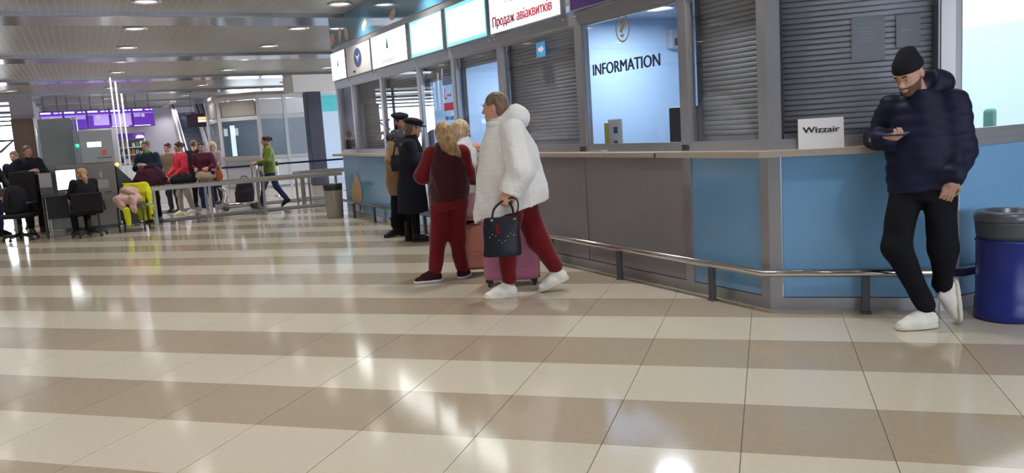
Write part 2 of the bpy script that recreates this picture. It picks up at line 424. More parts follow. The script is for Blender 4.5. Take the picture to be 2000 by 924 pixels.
# steel bumper rail on dark feet
rail = thing('bumper_rail', 'polished steel bumper rail on dark feet along the counter', 'rail', (0, 0, 0))
rp = offset_path(PATH, 0.105); rp[0].y = YEND + 0.35
pts = [(p.x, p.y, 0.285) for p in rp]
obj('tube', B().tube(pts, 0.027, 14), M_steel, rail)
def rail_foot(x, y, rz):
    b = B(); b.prism([(-0.035, -0.03), (0.035, -0.03), (0.035, 0.03), (-0.035, 0.03)], 0.0, 0.012); b.prism([(-0.026, -0.02), (0.026, -0.02), (0.026, 0.02), (-0.026, 0.02)], 0.012, 0.262)
    return obj('foot', b.bevel(0.004, 1), M_dark, rail, (x, y, 0), rz)
for yy in (0.51, 1.74, 2.95, 4.2, 5.4, 6.5, 7.65, 8.78, 9.92): rail_foot(-0.105, yy, math.pi/2)
for a in (0.62,): rail_foot(a/R2 - 0.105/R2, -a/R2 - 0.105/R2, -math.pi/4)
for a in (0.45, 1.6, 2.8): rail_foot(CH + a, -CH - 0.105, 0)
# windows
WN = [0]
def window(face, a0, a1, z0=Z_W0, z1=Z_W1, fr=0.022):
    WN[0] += 1; w = fstruct(face, 'window_%d' % WN[0])
    b = B(); b.box(a0, a1, 0.004, 0.045, z0, z0+fr); b.box(a0, a1, 0.004, 0.045, z1-fr, z1); b.box(a0, a0+fr, 0.004, 0.045, z0+fr, z1-fr); b.box(a1-fr, a1, 0.004, 0.045, z0+fr, z1-fr)
    obj('window_frame', b, M_alu, w)
    obj('pane', B().box(a0+fr, a1-fr, 0.02, 0.026, z0+fr, z1-fr), M_glass, w)
    return w
def shutter(face, a0, a1, z0, label, y=0.11, group=None):
    t = fthing(face, 'roller_shutter', label, 'shutter', a0, 0, group)
    L = a1-a0; b = B(); b.bm.free(); b = B()
    prof = [(0.0, 0.0), (-0.004, 0.008), (-0.0055, 0.0185), (-0.004, 0.029), (0.0, 0.0368), (0.004, 0.018)]
    ra = [b.bm.verts.new((0.02, y_, z_)) for y_, z_ in prof]; rb = [b.bm.verts.new((L-0.02, y_, z_)) for y_, z_ in prof]
    for i in range(6):
        f = b.bm.faces.new((ra[i], ra[(i+1) % 6], rb[(i+1) % 6], rb[i])); f.smooth = i < 4
    b.bm.faces.new(ra); b.bm.faces.new(rb)
    me = b.mesh('slat'); me.materials.append(M_shutter)
    z = z0 + 0.045
    while z < Z_W1 - 0.02: obj('slat', me, None, t, (0, y, z)); z += 0.0375
    obj('bottom_bar', B().box(0.01, L-0.01, y-0.012, y+0.012, z0, z0+0.04).bevel(0.003, 1), M_alu, t)
    for x0 in (0, L-0.04): obj('guide_rail', B().box(x0, x0+0.04, y-0.025, y+0.025, Z_W0, Z_W1), M_dark, t)
    obj('backing', B().box(0.02, L-0.02, y+0.006, y+0.010, z0, Z_W1), M_dark, t)
    return t
W = {}
for k, (a0, a1) in dict(w1=(-0.83, -0.07), info=(-2.33, -0.93), w3=(-4.01, -2.46), w4=(-5.32, -4.11), w5=(-6.54, -5.42), w6=(-8.14, -6.63), w7=(-9.71, -8.24), w8=(-10.66, -9.80)).items():
    W[k] = window(1, a0, a1)
W['f2'] = window(2, 0.07, CHL-0.07)
W['f3'] = window(3, 0.07, 1.62); W['f3b'] = window(3, 1.74, F3L)
post(3, N, 1.62, 1.74, Z_L1, Z_F0, M_white); N += 1
shutter(1, -0.83, -0.07, Z_W0+0.02, 'closed grey roller shutter in the narrow window right beside the INFORMATION window')
shutter(2, 0.07, CHL-0.07, Z_W0+0.02, 'closed grey roller shutter behind the leaning man')
shutter(1, -4.01, -2.46, Z_W0+0.02, 'closed grey roller shutter behind the person in the white fur coat')
shutter(1, -5.32, -4.11, 2.20, 'rolled up grey shutter above the open ticket window under the plain lit sign')
shutter(1, -6.54, -5.42, 2.12, 'rolled up grey shutter above the ticket window with the logo cards')
shutter(1, -8.14, -6.63, Z_W0+0.02, 'closed grey shutter behind the two people in hats')
shutter(1, -9.71, -8.24, Z_W0+0.02, 'closed grey shutter under the sign with the round blue bird emblem')
shutter(1, -10.66, -9.80, Z_W0+0.02, 'closed grey shutter in the end window of the ticket kiosk')
# lettering on the glass of the information window
text('lettering', 'INFORMATION', 1.00, 0.105, M_navytext, W['info'], -2.20, 0.014, 1.855, 0.002, 0.006)
def qmark(parent, a, z, y):
    b = B(); n = 40
    for i in range(n):
        t0, t1 = 2*math.pi*i/n, 2*math.pi*(i+1)/n
        q = lambda t, rx, rz: (a + rx*math.cos(t), y, z + rz*math.sin(t))
        b.poly([q(t0, .105, .122), q(t1, .105, .122), q(t1, .090, .107), q(t0, .090, .107)])
    b.poly([(a-0.05, y, z+0.118), (a+0.05, y, z+0.118), (a+0.03, y, z+0.15), (a-0.03, y, z+0.15)])
    obj('emblem_ring', b, M_gold, parent)
    text('lettering', '?', 0.085, 0.15, M_gold, parent, a-0.042, y, z-0.075, 0.001, 0.005)
qmark(W['info'], -1.70, 2.225, 0.012)
# logo cards on the glass of the next window
def card(parent, a0, a1, z0, z1, m, nm='logo_card'): return obj(nm, B().box(a0, a1, 0.013, 0.018, z0, z1), m, parent)
M_bluecard = mat('dark blue card', (0.05, 0.10, 0.22), 0.4, vary=0.03)
card(W['w5'], -5.78, -5.47, 2.03, 2.13, M_bluecard); card(W['w5'], -5.78, -5.47, 1.70, 1.80, M_redcard)
text('lettering', 'L', 0.07, 0.15, M_maroon, W['w5'], -5.74, 0.014, 1.85); text('lettering', 'una', 0.14, 0.05, M_maroon, W['w5'], -5.66, 0.014, 1.88)
text('lettering', 'MAXAIR', 0.28, 0.055, M_bluelogo, W['w5'], -5.76, 0.014, 1.575)
obj('print_line', B().box(-5.76, -5.50, 0.013, 0.018, 1.46, 1.485), M_bluelogo, W['w5'])
# reflection of a blue arrow sign, painted on the shutter window
ar = card(W['w3'], -3.24, -3.06, 2.13, 2.28, mat('blue pictogram', (0.05, 0.25, 0.50), 0.4, emit=0.25, vary=0, ecol=(0.1, 0.4, 0.8)), 'pictogram')
obj('arrow', B().poly([(-3.20, 0.0125, 2.185), (-3.14, 0.0125, 2.185), (-3.14, 0.0125, 2.16), (-3.085, 0.0125, 2.205), (-3.14, 0.0125, 2.25), (-3.14, 0.0125, 2.225), (-3.20, 0.0125, 2.225)]), M_paper, ar)
# light box signs
def sign(a0, a1, label, face_m, border=None, depth=0.055):
    t = fthing(1, 'lightbox_sign', label, 'sign')
    z0, z1 = Z_S0 + 0.008, Z_S1 - 0.006
    b = B(); w = 0.014
    b.box(a0, a1, -depth, 0, z0, z0+w); b.box(a0, a1, -depth, 0, z1-w, z1); b.box(a0, a0+w, -depth, 0, z0+w, z1-w); b.box(a1-w, a1, -depth, 0, z0+w, z1-w)
    obj('frame', b, M_alu, t)
    e = 0.045 if border else 0.0
    obj('face', B().box(a0+w+e, a1-w-e, -depth+0.004, -0.004, z0+w+e, z1-w-e), face_m, t)
    if border:
        b = B(); A0, A1, C0, C1 = a0+w, a1-w, z0+w, z1-w
        b.box(A0, A1, -depth+0.005, -0.004, C0, C0+e); b.box(A0, A1, -depth+0.005, -0.004, C1-e, C1); b.box(A0, A0+e, -depth+0.005, -0.004, C0+e, C1-e); b.box(A1-e, A1, -depth+0.005, -0.004, C0+e, C1-e)
        obj('border', b, border, t)
    for a in (a0+0.03, a1-0.03): obj('bolt', B().ball((a, -0.02, Z_S0-0.028), 0.014, 10), M_chrome, t)
    return t
def tree_logo(t, a, z, s, y):
    obj('logo', B().poly([(a-s, y, z-s*1.4), (a+s, y, z-s*1.4), (a+s*0.55, y, z+s*0.3), (a+s*0.25, y, z+s*1.5), (a-s*0.25, y, z+s*1.5), (a-s*0.55, y, z+s*0.3)]), M_green, t)
s = sign(-2.44, -0.95, 'dark purple sign above the INFORMATION window', M_purple)
text('lettering', 'І', 0.06, 0.20, mat('lit white lettering', (1, 1, 1), 0.4, emit=1.5, vary=0), s, -2.26, -0.058, 2.595, 0.002)
s = sign(-4.15, -2.60, 'lit white sign with dark red lettering Продаж авіаквитків', M_littext)
text('lettering', 'Продаж авіаквитків', 1.30, 0.105, M_maroon, s, -4.07, -0.056, 2.545, 0.002, 0.008)
text('lettering', 'Авіа Світ', 0.72, 0.11, M_paletext, s, -3.75, -0.056, 2.765, 0.001)
sign(-5.40, -4.22, 'blank glowing white sign with teal edges, next to the red lettered sign', M_lit, M_teal)
sign(-6.66, -5.50, 'blank glowing white sign with teal edges, next to the green tree logo sign', M_lit, M_teal)
s = sign(-8.38, -6.80, 'wide glowing white sign with a green tree logo and pale lettering', M_lit)
tree_logo(s, -7.62, 2.80, 0.055, -0.056)
for k in range(2): obj('print_line', B().box(-7.92, -7.30-0.12*k, -0.0565, -0.055, 2.555-0.03*k, 2.567-0.03*k), M_paletext, s)
s = sign(-9.78, -8.44, 'unlit grey sign with a round blue bird emblem', M_litdim)
b = B(); b.poly([(-9.12 + 0.20*math.cos(2*math.pi*i/28), -0.056, 2.745 + 0.155*math.sin(2*math.pi*i/28)) for i in range(28)]); obj('emblem', b, M_bluelogo, s)
b = B(); b.poly([(-9.26, -0.058, 2.80), (-9.12, -0.058, 2.76), (-8.98, -0.058, 2.80), (-9.09, -0.058, 2.72), (-9.12, -0.058, 2.66), (-9.15, -0.058, 2.72)]); obj('emblem_bird', b, M_litdim, s)
obj('small_print', B().box(-9.42, -9.28, -0.0565, -0.055, 2.52, 2.55), M_bluelogo, s)
s = sign(-10.74, -9.84, 'glowing white sign with green tree logo at the end of the kiosk', M_lit)
tree_logo(s, -10.30, 2.78, 0.05, -0.056)
# side and rear walls of the kiosk, booth rooms
struct('wall_kiosk_end', B().box(0.03, 7.6, YEND, YEND+0.06, 0, HC), M_greypanel)
struct('wall_kiosk_back', B().box(7.5, 7.6, -CH, YEND, 0, HC), mat('pale office wall', (0.56, 0.72, 0.85), 0.7, vary=0.02))
struct('wall_kiosk_side', B().box(CH+F3L, 7.6, -CH, -CH+0.06, 0, HC), M_greypanel)
struct('wall_booth_back', B().box(2.5, 2.56, 1.0, 6.66, 0, 2.58), M_booth)
struct('wall_booth_partition', B().box(0.16, 2.5, 3.20, 3.26, 0, 2.52), M_booth)
struct('wall_booth_screen', B().box(0.16, 2.5, 0.84, 0.90, 0, 2.52), M_booth)
struct('wall_booth_divider', B().box(0.16, 2.5, 6.60, 6.66, 0, 2.52), M_booth)
struct('wall_booth_pier', B().box(2.5, 2.56, 0.84, 1.0, 0, 2.58), M_booth)
struct('ceiling_booth', B().box(0.13, 2.5, 0.84, 6.66, 2.52, 2.58), M_boothc)
struct('ceiling_office', B().prism([(0.3, -0.1), (CH+0.05, -CH+0.07), (7.5, -CH+0.07), (7.5, 8), (2.6, 8), (2.6, 0.8), (0.3, 0.8)], 2.46, 2.52), mat('backlit white ceiling', (0.9, 0.9, 0.9), 0.5, emit=2.6, vary=0, ecol=(0.97, 0.985, 1.0)))  # glow added to the plain white ceiling to brighten the office
def booth_lamp(x, y, z, w, label, r=0.17):
    t = thing('booth_lamp', label, 'ceiling light', (x, y, z))
    obj('rim', B().lathe([(r+0.02, 0.0), (r+0.02, -0.02), (r, -0.024), (r, 0)], 24), M_alu_l, t)
    obj('diffuser', B().lathe([(r-0.001, -0.006), (r*0.6, -0.02), (0.0001, -0.026)], 24), M_lampc, t)
    ld = bpy.data.lights.new('booth', 'AREA'); ld.shape = 'DISK'; ld.size = 2*r; ld.energy = w; ld.color = (0.86, 0.93, 1.0)
    lo = bpy.data.objects.new('booth_light', ld); COL.objects.link(lo); lo.parent = t; lo.location = (0, 0, -0.05)
booth_lamp(0.93, 2.40, 2.52, BOOTH_W, 'round bright lamp in the ceiling behind the INFORMATION window')
booth_lamp(1.3, 4.3, 2.52, BOOTH_W, 'round lamp in the booth behind the plain lit sign')
booth_lamp(1.3, 5.7, 2.52, BOOTH_W*0.7, 'round lamp in the booth behind the logo cards')
# things in the information booth
t = thing('brochure_stand', 'white brochure stand with blue pictures at the INFORMATION window', 'brochure stand', (0.12, 2.10, Z_L1), -math.pi/2)
obj('back_board', B().box(-0.09, 0.12, 0.03, 0.042, 0, 0.29), M_paper, t); obj('base', B().box(-0.09, 0.12, -0.03, 0.05, 0, 0.012), M_paper, t)
obj('side_strip', B().box(-0.10, -0.09, -0.01, 0.042, 0, 0.26), mat('yellow strip', (0.6, 0.5, 0.05), 0.5), t)
obj('picture', B().box(0.0, 0.06, 0.026, 0.03, 0.16, 0.22), M_bluelogo, t); obj('picture', B().box(0.0, 0.05, 0.026, 0.03, 0.03, 0.09), M_dark, t)
t = thing('monitor', 'black computer monitor seen from behind in the INFORMATION booth', 'monitor', (0.30, 1.30, Z_L1-0.42), -math.pi/2)
obj('screen_back', B().box(-0.17, 0.21, 0, 0.04, 0.42, 0.78).bevel(0.01), M_black, t); obj('stand', B().box(0.0, 0.06, 0.02, 0.06, 0.02, 0.45), M_black, t); obj('base', B().box(-0.08, 0.14, -0.06, 0.12, 0, 0.02), M_black, t)
t = thing('booth_desk', 'pale desk inside the INFORMATION booth', 'desk', (0, 0, 0))
obj('top', B().box(0.12, 0.75, 0.92, 2.34, 0.70, 0.73), M_ledge, t)
for x, yy in ((0.15, 0.95), (0.15, 2.26), (0.68, 0.95), (0.68, 2.26)): obj('leg', B().box(x, x+0.04, yy, yy+0.04, 0, 0.70), M_alu, t)
t = thing('wall_box', 'pale grey box on the side wall of the INFORMATION booth', 'box', (1.80, 3.20, 2.30), math.pi)
obj('case', B().box(-0.12, 0.12, 0.0, 0.10, -0.11, 0.11).bevel(0.012), M_alu_l, t); obj('grille', B().box(-0.08, 0.08, 0.10, 0.104, -0.08, 0.0), M_dark, t)
t = thing('pen_tray', 'small clear tray lying on the worktop under the INFORMATION window', 'tray', (-0.04, 2.06, Z_L1))
obj('tray', B().box(-0.05, 0.04, -0.09, 0.09, 0, 0.012).bevel(0.004), M_alu_l, t); obj('rim', B().box(-0.05, -0.045, -0.09, 0.09, 0.012, 0.02), M_alu_l, t)
# small white sign on the worktop
t = thing('table_sign', 'small white folded card sign with bold black lettering on the corner worktop', 'sign', (0, 0, 0)); d = Vector((1, -1, 0))/R2; n_ = Vector((-1, -1, 0))/R2
t.location = d*0.20 + n_*0.06 + Vector((0, 0, Z_L1)); t.rotation_euler = (0, 0, -math.pi/4)
b = B(); b.poly([(0, 0, 0), (0.295, 0, 0), (0.295, 0.035, 0.205), (0, 0.035, 0.205)]); b.poly([(0, 0.004, 0), (0.295, 0.004, 0), (0.295, 0.038, 0.204), (0, 0.038, 0.204)]); b.poly([(0, 0, 0), (0, 0.035, 0.205), (0, 0.038, 0.204), (0, 0.004, 0)]); b.poly([(0.295, 0, 0), (0.295, 0.035, 0.205), (0.295, 0.038, 0.204), (0.295, 0.004, 0)]); b.poly([(0, 0.035, .205), (.295, 0.035, .205), (.295, .038, .204), (0, .038, .204)])
obj('front_card', b, M_paper, t)
obj('rear_card', B().poly([(0, 0.037, 0.205), (0.295, 0.037, 0.205), (0.295, 0.08, 0), (0, 0.08, 0)]), M_paper, t)
tt = text('lettering', 'Wizzair', 0.235, 0.042, M_black, t, 0.03, 0.0165, 0.108, 0.001, 0.004); tt.rotation_euler = (-math.atan2(0.035, 0.205), 0, 0)
# notices on the corner shutter
t = fthing(2, 'paper_notice', 'white printed notice on the shutter above the leaning man', 'notice', 0.56, 1.72)
M_notice = mat('grey notice paper', (0.36, 0.36, 0.40), 0.7, vary=0.03)  # white paper darkened to carry the shade behind the glass
obj('sheet', B().box(0, 0.21, 0.094, 0.097, 0, 0.297), M_notice, t)
for i in range(5): obj('text_line', B().box(0.05, 0.15-0.02*(i % 2), 0.0925, 0.094, 0.22-0.022*i, 0.227-0.022*i), M_paletext, t)
t = fthing(2, 'paper_notice', 'narrow white notice beside the post, higher than the leaning man', 'notice', 0.84, 1.80)
obj('sheet', B().box(0, 0.15, 0.094, 0.097, 0, 0.21), M_notice, t); obj('text_line', B().box(0.03, 0.11, 0.0925, 0.094, 0.1, 0.11), M_paletext, t)
# made-up green chair standing in for a green blur in the office glass
t = thing('office_chair', 'green office chair inside the bright office behind glass', 'chair', (3.1, 0.35, 0), 0.5)
M_gchair = mat('green chair fabric', (0.10, 0.33, 0.27), 0.8)
obj('backrest', B().box(-0.24, 0.24, -0.04, 0.04, 0.75, 1.32).bevel(0.03, 3), M_gchair, t); obj('seat', B().box(-0.24, 0.24, 0.02, 0.48, 0.44, 0.52).bevel(0.03, 3), M_gchair, t)
obj('column', B().tube([(0, 0.25, 0.08), (0, 0.25, 0.45)], 0.03), M_dark, t)
for i in range(5):
    q = 2*math.pi*i/5; obj('leg', B().tube([(0, 0.25, 0.09), (0.27*math.cos(q), 0.25+0.27*math.sin(q), 0.04)], 0.022, 8), M_dark, t)
# grey panel and white frame deeper in the office
# ---------------------------------------------------------------- litter bins
t = thing('litter_bin', 'blue metal litter bin with dark open lid beside the counter', 'litter bin', (0.90, -1.17, 0))
M_bin = mat('navy blue bin', (0.010, 0.022, 0.20), 0.35, vary=0.05)
obj('body', B().lathe([(0.185, 0.0), (0.20, 0.012), (0.197, 0.05), (0.197, 0.13), (0.190, 0.14), (0.190, 0.50), (0.196, 0.51), (0.196, 0.52), (0.188, 0.525)], 40), M_bin, t)
obj('collar', B().lathe([(0.185, 0.526), (0.192, 0.56), (0.198, 0.63), (0.20, 0.64)], 40), M_dark, t)
obj('lid', B().lathe([(0.201, 0.641), (0.205, 0.655), (0.203, 0.685), (0.190, 0.700), (0.145, 0.704), (0.138, 0.698), (0.132, 0.62), (0.0001, 0.60)], 40), mat('dark grey lid', (0.12, 0.13, 0.16), 0.3, 0.3), t)
t = thing('litter_bin', 'grey metal litter bin with a black rim at the far end of the counter', 'litter bin', (-0.33, 10.39, 0))
obj('body', B().lathe([(0.145, 0.0), (0.15, 0.01), (0.165, 0.50), (0.165, 0.51)], 32), mat('warm grey metal', (0.30, 0.27, 0.255), 0.35, 0.4), t)
obj('rim', B().lathe([(0.167, 0.505), (0.170, 0.53), (0.174, 0.615), (0.165, 0.62), (0.155, 0.60), (0.15, 0.45), (0.0001, 0.40)], 32), M_black, t)
# ---------------------------------------------------------------- people: implicit surfaces meshed with surface nets
def V3(*a): return np.array(a, float)
class SDF:
    def __init__(s): s.ops = []; s.lo = np.full(3, 1e9); s.hi = np.full(3, -1e9)
    def _bb(s, lo, hi): s.lo = np.minimum(s.lo, lo); s.hi = np.maximum(s.hi, hi)
    def rc(s, a, b, ra, rb, k=0.03):
        a = V3(*a); b = V3(*b); s._bb(np.minimum(a-ra, b-rb), np.maximum(a+ra, b+rb)); ab = b-a; L = max(ab@ab, 1e-9)
        def f(p):
            t = np.clip(((p-a)@ab)/L, 0, 1); return np.linalg.norm(p-a-t[..., None]*ab, axis=-1) - (ra+(rb-ra)*t)
        s.ops.append(('u', f, k)); return s
    def chain(s, pts, rs, k=0.02):
        for i in range(len(pts)-1): s.rc(pts[i], pts[i+1], rs[i], rs[i+1], k)
        return s
    def _elf(s, c, r, rot):
        c = V3(*c); r = V3(*r); M = None if rot is None else np.array(rot, float)
        def f(p):
            q = p-c
            if M is not None: q = q@M
            k0 = np.linalg.norm(q/r, axis=-1); k1 = np.linalg.norm(q/(r*r), axis=-1)+1e-9
            return k0*(k0-1)/k1
        return c, r, f
    def el(s, c, r, k=0.03, rot=None):
        c, r, f = s._elf(c, r, rot); m = r.max() if rot is not None else r; s._bb(c-m, c+m); s.ops.append(('u', f, k)); return s
    def sub(s, c, r, k=0.01, rot=None):
        c, r, f = s._elf(c, r, rot); s.ops.append(('s', f, k)); return s
    def cut(s, pt, n, k=0.0):
        pt = V3(*pt); n = V3(*n); n = n/np.linalg.norm(n); s.ops.append(('c', lambda p: (p-pt)@n, k)); return s
    def stack(s, st, k=0.04, ang=0.0):
        """elliptical tube through stations (z, cx, cy, rx, ry) sorted by z; ang turns the ellipse"""
        A = np.array(st, float); m = A[:, 3:5].max(); s._bb(np.array([(A[:, 1]-m).min(), (A[:, 2]-m).min(), A[0, 0]]), np.array([(A[:, 1]+m).max(), (A[:, 2]+m).max(), A[-1, 0]]))
        ca, sa = math.cos(ang), math.sin(ang)
        zs = np.linspace(A[0, 0], A[-1, 0], 60)
        def smooth(col):
            v = np.interp(zs, A[:, 0], A[:, col]); w = np.pad(v, 3, mode='edge'); return sum(w[i:i+60] for i in range(7))/7
        C = [smooth(i) for i in range(1, 5)]
        def f(p):
            z = p[..., 2]; cx, cy, rx, ry = (np.interp(z, zs, c) for c in C)
            x = p[..., 0]-cx; y = p[..., 1]-cy; x, y = x*ca+y*sa, -x*sa+y*ca
            d = (np.sqrt((x/rx)**2+(y/ry)**2)-1)*np.minimum(rx, ry)
            q = np.maximum(A[0, 0]-z, z-A[-1, 0]); return np.where((d > 0) & (q > 0), np.hypot(d, np.maximum(q, 0)), np.maximum(d, q))
        s.ops.append(('u', f, k)); return s
    def ev(s, p, noise=None):
        d = None
        for op, f, k in s.ops:
            e = f(p)
            if op == 'u':
                if d is None: d = e
                elif k > 0: h = np.clip(0.5+0.5*(d-e)/k, 0, 1); d = d*(1-h)+e*h-k*h*(1-h)
                else: d = np.minimum(d, e)
            elif op == 's':
                e = -e; h = np.clip(0.5-0.5*(d-e)/k, 0, 1); d = d*(1-h)+e*h+k*h*(1-h)
            else:
                if k > 0: h = np.clip(0.5-0.5*(d-e)/k, 0, 1); d = d*(1-h)+e*h+k*h*(1-h)
                else: d = np.maximum(d, e)
        if noise is not None: d = d + noise(p)
        return d
    def mesh(s, h=0.014, noise=None):
        pad = 0.05 + 2*h
        lo = s.lo-pad; n = np.ceil((s.hi+pad-lo)/h).astype(int)+1
        ax = [lo[i]+h*np.arange(n[i]) for i in range(3)]
        p = np.stack(np.meshgrid(*ax, indexing='ij'), -1).astype(np.float32).astype(float)
        return surface_nets(s.ev(p, noise), lo, h)
def surface_nets(D, lo, h):
    ins = D < 0
    nx, ny, nz = D.shape
    cnt = np.zeros((nx-1, ny-1, nz-1), int)
    for i in (0, 1):
        for j in (0, 1):
            for k in (0, 1): cnt += ins[i:nx-1+i, j:ny-1+j, k:nz-1+k]
    act = (cnt > 0) & (cnt < 8); I = np.argwhere(act)
    idx = -np.ones(act.shape, int); idx[act] = np.arange(len(I))
    acc = np.zeros((len(I), 3)); num = np.zeros(len(I))
    cs = [(0,0,0),(1,0,0),(0,1,0),(1,1,0),(0,0,1),(1,0,1),(0,1,1),(1,1,1)]
    val = {c: D[I[:, 0]+c[0], I[:, 1]+c[1], I[:, 2]+c[2]] for c in cs}
    for a in cs:
        for d in range(3):
            if a[d]: continue
            b = list(a); b[d] = 1; b = tuple(b); va, vb = val[a], val[b]; m = (va < 0) != (vb < 0)
            t = np.where(m, va/np.where(m, va-vb, 1), 0)
            q = np.array(a, float)[None]+np.zeros((len(I), 3)); q[:, d] += t
            acc[m] += q[m]; num[m] += 1
    Vv = lo + h*(I + acc/num[:, None])
    F = []
    for d in range(3):
        sl0 = [slice(None)]*3; sl1 = [slice(None)]*3; sl0[d] = slice(0, -1); sl1[d] = slice(1, None)
        ch = ins[tuple(sl0)] != ins[tuple(sl1)]
        e = np.argwhere(ch); u, v = (d+1) % 3, (d+2) % 3
        e = e[(e[:, u] > 0) & (e[:, v] > 0) & (e[:, u] < D.shape[u]-1) & (e[:, v] < D.shape[v]-1)]
        def cell(du, dv):
            c = e.copy(); c[:, u] -= du; c[:, v] -= dv; return idx[c[:, 0], c[:, 1], c[:, 2]]
        q = np.stack([cell(1, 1), cell(0, 1), cell(0, 0), cell(1, 0)], 1)
        fl = ~ins[e[:, 0], e[:, 1], e[:, 2]]; q[fl] = q[fl][:, ::-1]; F.append(q)
    return Vv, np.concatenate(F)
def np_mesh(name, parts, m):
    """one mesh from [(verts, faces)]"""
    vs, fs, off = [], [], 0
    for v, f in parts: vs.append(v); fs.append(f+off); off += len(v)
    v = np.concatenate(vs); f = np.concatenate(fs)
    me = bpy.data.meshes.new(name); me.vertices.add(len(v)); me.vertices.foreach_set('co', v.astype(np.float32).ravel())
    me.loops.add(f.size); me.loops.foreach_set('vertex_index', f.astype(np.int32).ravel())
    me.polygons.add(len(f)); me.polygons.foreach_set('loop_start', np.arange(0, f.size, 4, dtype=np.int32)); me.polygons.foreach_set('loop_total', np.full(len(f), 4, dtype=np.int32))
    me.polygons.foreach_set('use_smooth', np.ones(len(f), bool)); me.update(calc_edges=True); me.materials.append(m); return me
def waves(amp, freq, seed=0, zsc=1.0):
    rng = np.random.RandomState(seed); D = rng.normal(size=(6, 3)); D /= np.linalg.norm(D, axis=1)[:, None]; D[:, 2] *= zsc; ph = rng.rand(6)*6.28; fr = freq*(0.6+0.9*rng.rand(6))
    def f(p):
        w = 0
        for i in range(6): w = w + np.sin(p@D[i]*fr[i]+ph[i]+1.3*np.sin(p@D[(i+1) % 6]*fr[i]*0.6))
        return amp*w/2.5
    return f
def rotm(face, up=(0, 0, 1)):
    """columns right, forward(face), up"""
    f = V3(*face); f /= np.linalg.norm(f); u = V3(*up); r = np.cross(f, u); r /= np.linalg.norm(r); u = np.cross(r, f); return np.stack([r, f, u], 1)
def head_face(yaw, pitch=0.0, tilt=0.0):
    """yaw: 0 looks away (+Y), +90 looks to +X; pitch down positive"""
    y, p = math.radians(yaw), math.radians(pitch)
    f = V3(math.sin(y)*math.cos(p), math.cos(y)*math.cos(p), -math.sin(p)); R = rotm(f)
    if tilt:
        c, s_ = math.cos(math.radians(tilt)), math.sin(math.radians(tilt)); R = R@np.array([[c, 0, s_], [0, 1, 0], [-s_, 0, c]])
    return R
_hs = SDF().el((0, -0.015, 0.030), (0.077, 0.098, 0.088), 0)
_hs.el((0, 0.028, -0.040), (0.061, 0.064, 0.075), 0.04).el((0, 0.066, -0.096), (0.030, 0.026, 0.022), 0.03)
_hs.rc((0, -0.02, -0.05), (0, -0.035, -0.17), 0.053, 0.056, 0.03)
_hs.el((0, 0.078, 0.024), (0.056, 0.018, 0.012), 0.02)
_hs.sub((0.033, 0.098, 0.002), (0.019, 0.016, 0.012), 0.015).sub((-0.033, 0.098, 0.002), (0.019, 0.016, 0.012), 0.015)
_hs.rc((0, 0.088, 0.008), (0, 0.110, -0.030), 0.008, 0.012, 0.012).el((0.012, 0.098, -0.036), (0.009, 0.012, 0.008), 0.008).el((-0.012, 0.098, -0.036), (0.009, 0.012, 0.008), 0.008)
_hs.el((0, 0.088, -0.062), (0.023, 0.012, 0.006), 0.006).el((0, 0.087, -0.072), (0.020, 0.012, 0.006), 0.006)
_hs.el((0.079, -0.012, -0.008), (0.010, 0.021, 0.032), 0.01).el((-0.079, -0.012, -0.008), (0.010, 0.021, 0.032), 0.01)
HEAD = _hs.mesh(0.0065)
def put(mesh, R, c, s=1.0): v, f = mesh; return (v*s)@np.array(R).T+V3(*c), f
def hand_sdf(curl, spread=0.0, thumb=0.4):
    s = SDF().rc((0, -0.06, 0), (0, 0.015, 0), 0.026, 0.029, 0).el((0, 0.050, 0), (0.043, 0.050, 0.016), 0.02)
    for i, (x, L) in enumerate(((0.031, 0.070), (0.0105, 0.080), (-0.0105, 0.074), (-0.031, 0.058))):
        p = V3(x, 0.088, 0.0); a = -0.15; q = [p]; rr = [0.0105, 0.0098, 0.009, 0.0078]
        s.rc((x*0.7, 0.05, 0.001), p, 0.012, 0.0105, 0.006)
        for l in (0.46, 0.30, 0.24):
            a += curl; p = p + L*l*V3(spread*x*4, math.cos(a), -math.sin(a)); q.append(p)
        s.chain(q, rr, 0.002)
    b = V3(0.030, 0.018, -0.006); c = b+V3(0.030, 0.032, -0.012-0.01*thumb); d = c+V3(0.008-0.022*thumb, 0.030, -0.008-0.012*thumb); e = d+V3(-0.004-0.020*thumb, 0.022, -0.004-0.008*thumb)
    s.chain([b, c, d, e], [0.017, 0.013, 0.0115, 0.009], 0.006); return s
HANDS = {}
def hand(kind, wrist, fdir, palm, left=False, s=1.0, h=0.0042):
    """fingers along fdir, palm facing palm"""
    if kind not in HANDS: HANDS[kind] = hand_sdf({'relaxed': 0.35, 'grip': 1.25, 'hold': 0.75, 'flat': 0.1}[kind], thumb=1.0 if kind in ('grip', 'hold') else 0.3).mesh(h)
    y = V3(*fdir); y /= np.linalg.norm(y); z = -V3(*palm); z = z-y*(z@y); z /= np.linalg.norm(z); x = np.cross(y, z)
    v, f = HANDS[kind]; v = v.copy()
    if left: v[:, 0] *= -1; f = f[:, ::-1]
    return (v*s)@np.stack([x, y, z], 1).T+V3(*wrist), f
_su = SDF().chain([(0, -0.062, 0.045), (0, 0.03, 0.042), (0, 0.125, 0.026)], [0.042, 0.046, 0.034], 0.03).rc((0, -0.055, 0.06), (0, -0.035, 0.105), 0.043, 0.044, 0.03).rc((0, -0.03, 0.095), (0, 0.07, 0.06), 0.030, 0.026, 0.03)
_su.cut((0, 0, 0.013), (0, 0, -1)).cut((0, -0.03, 0.125), (0, -0.25, 1)); SHOE = _su.mesh(0.007)
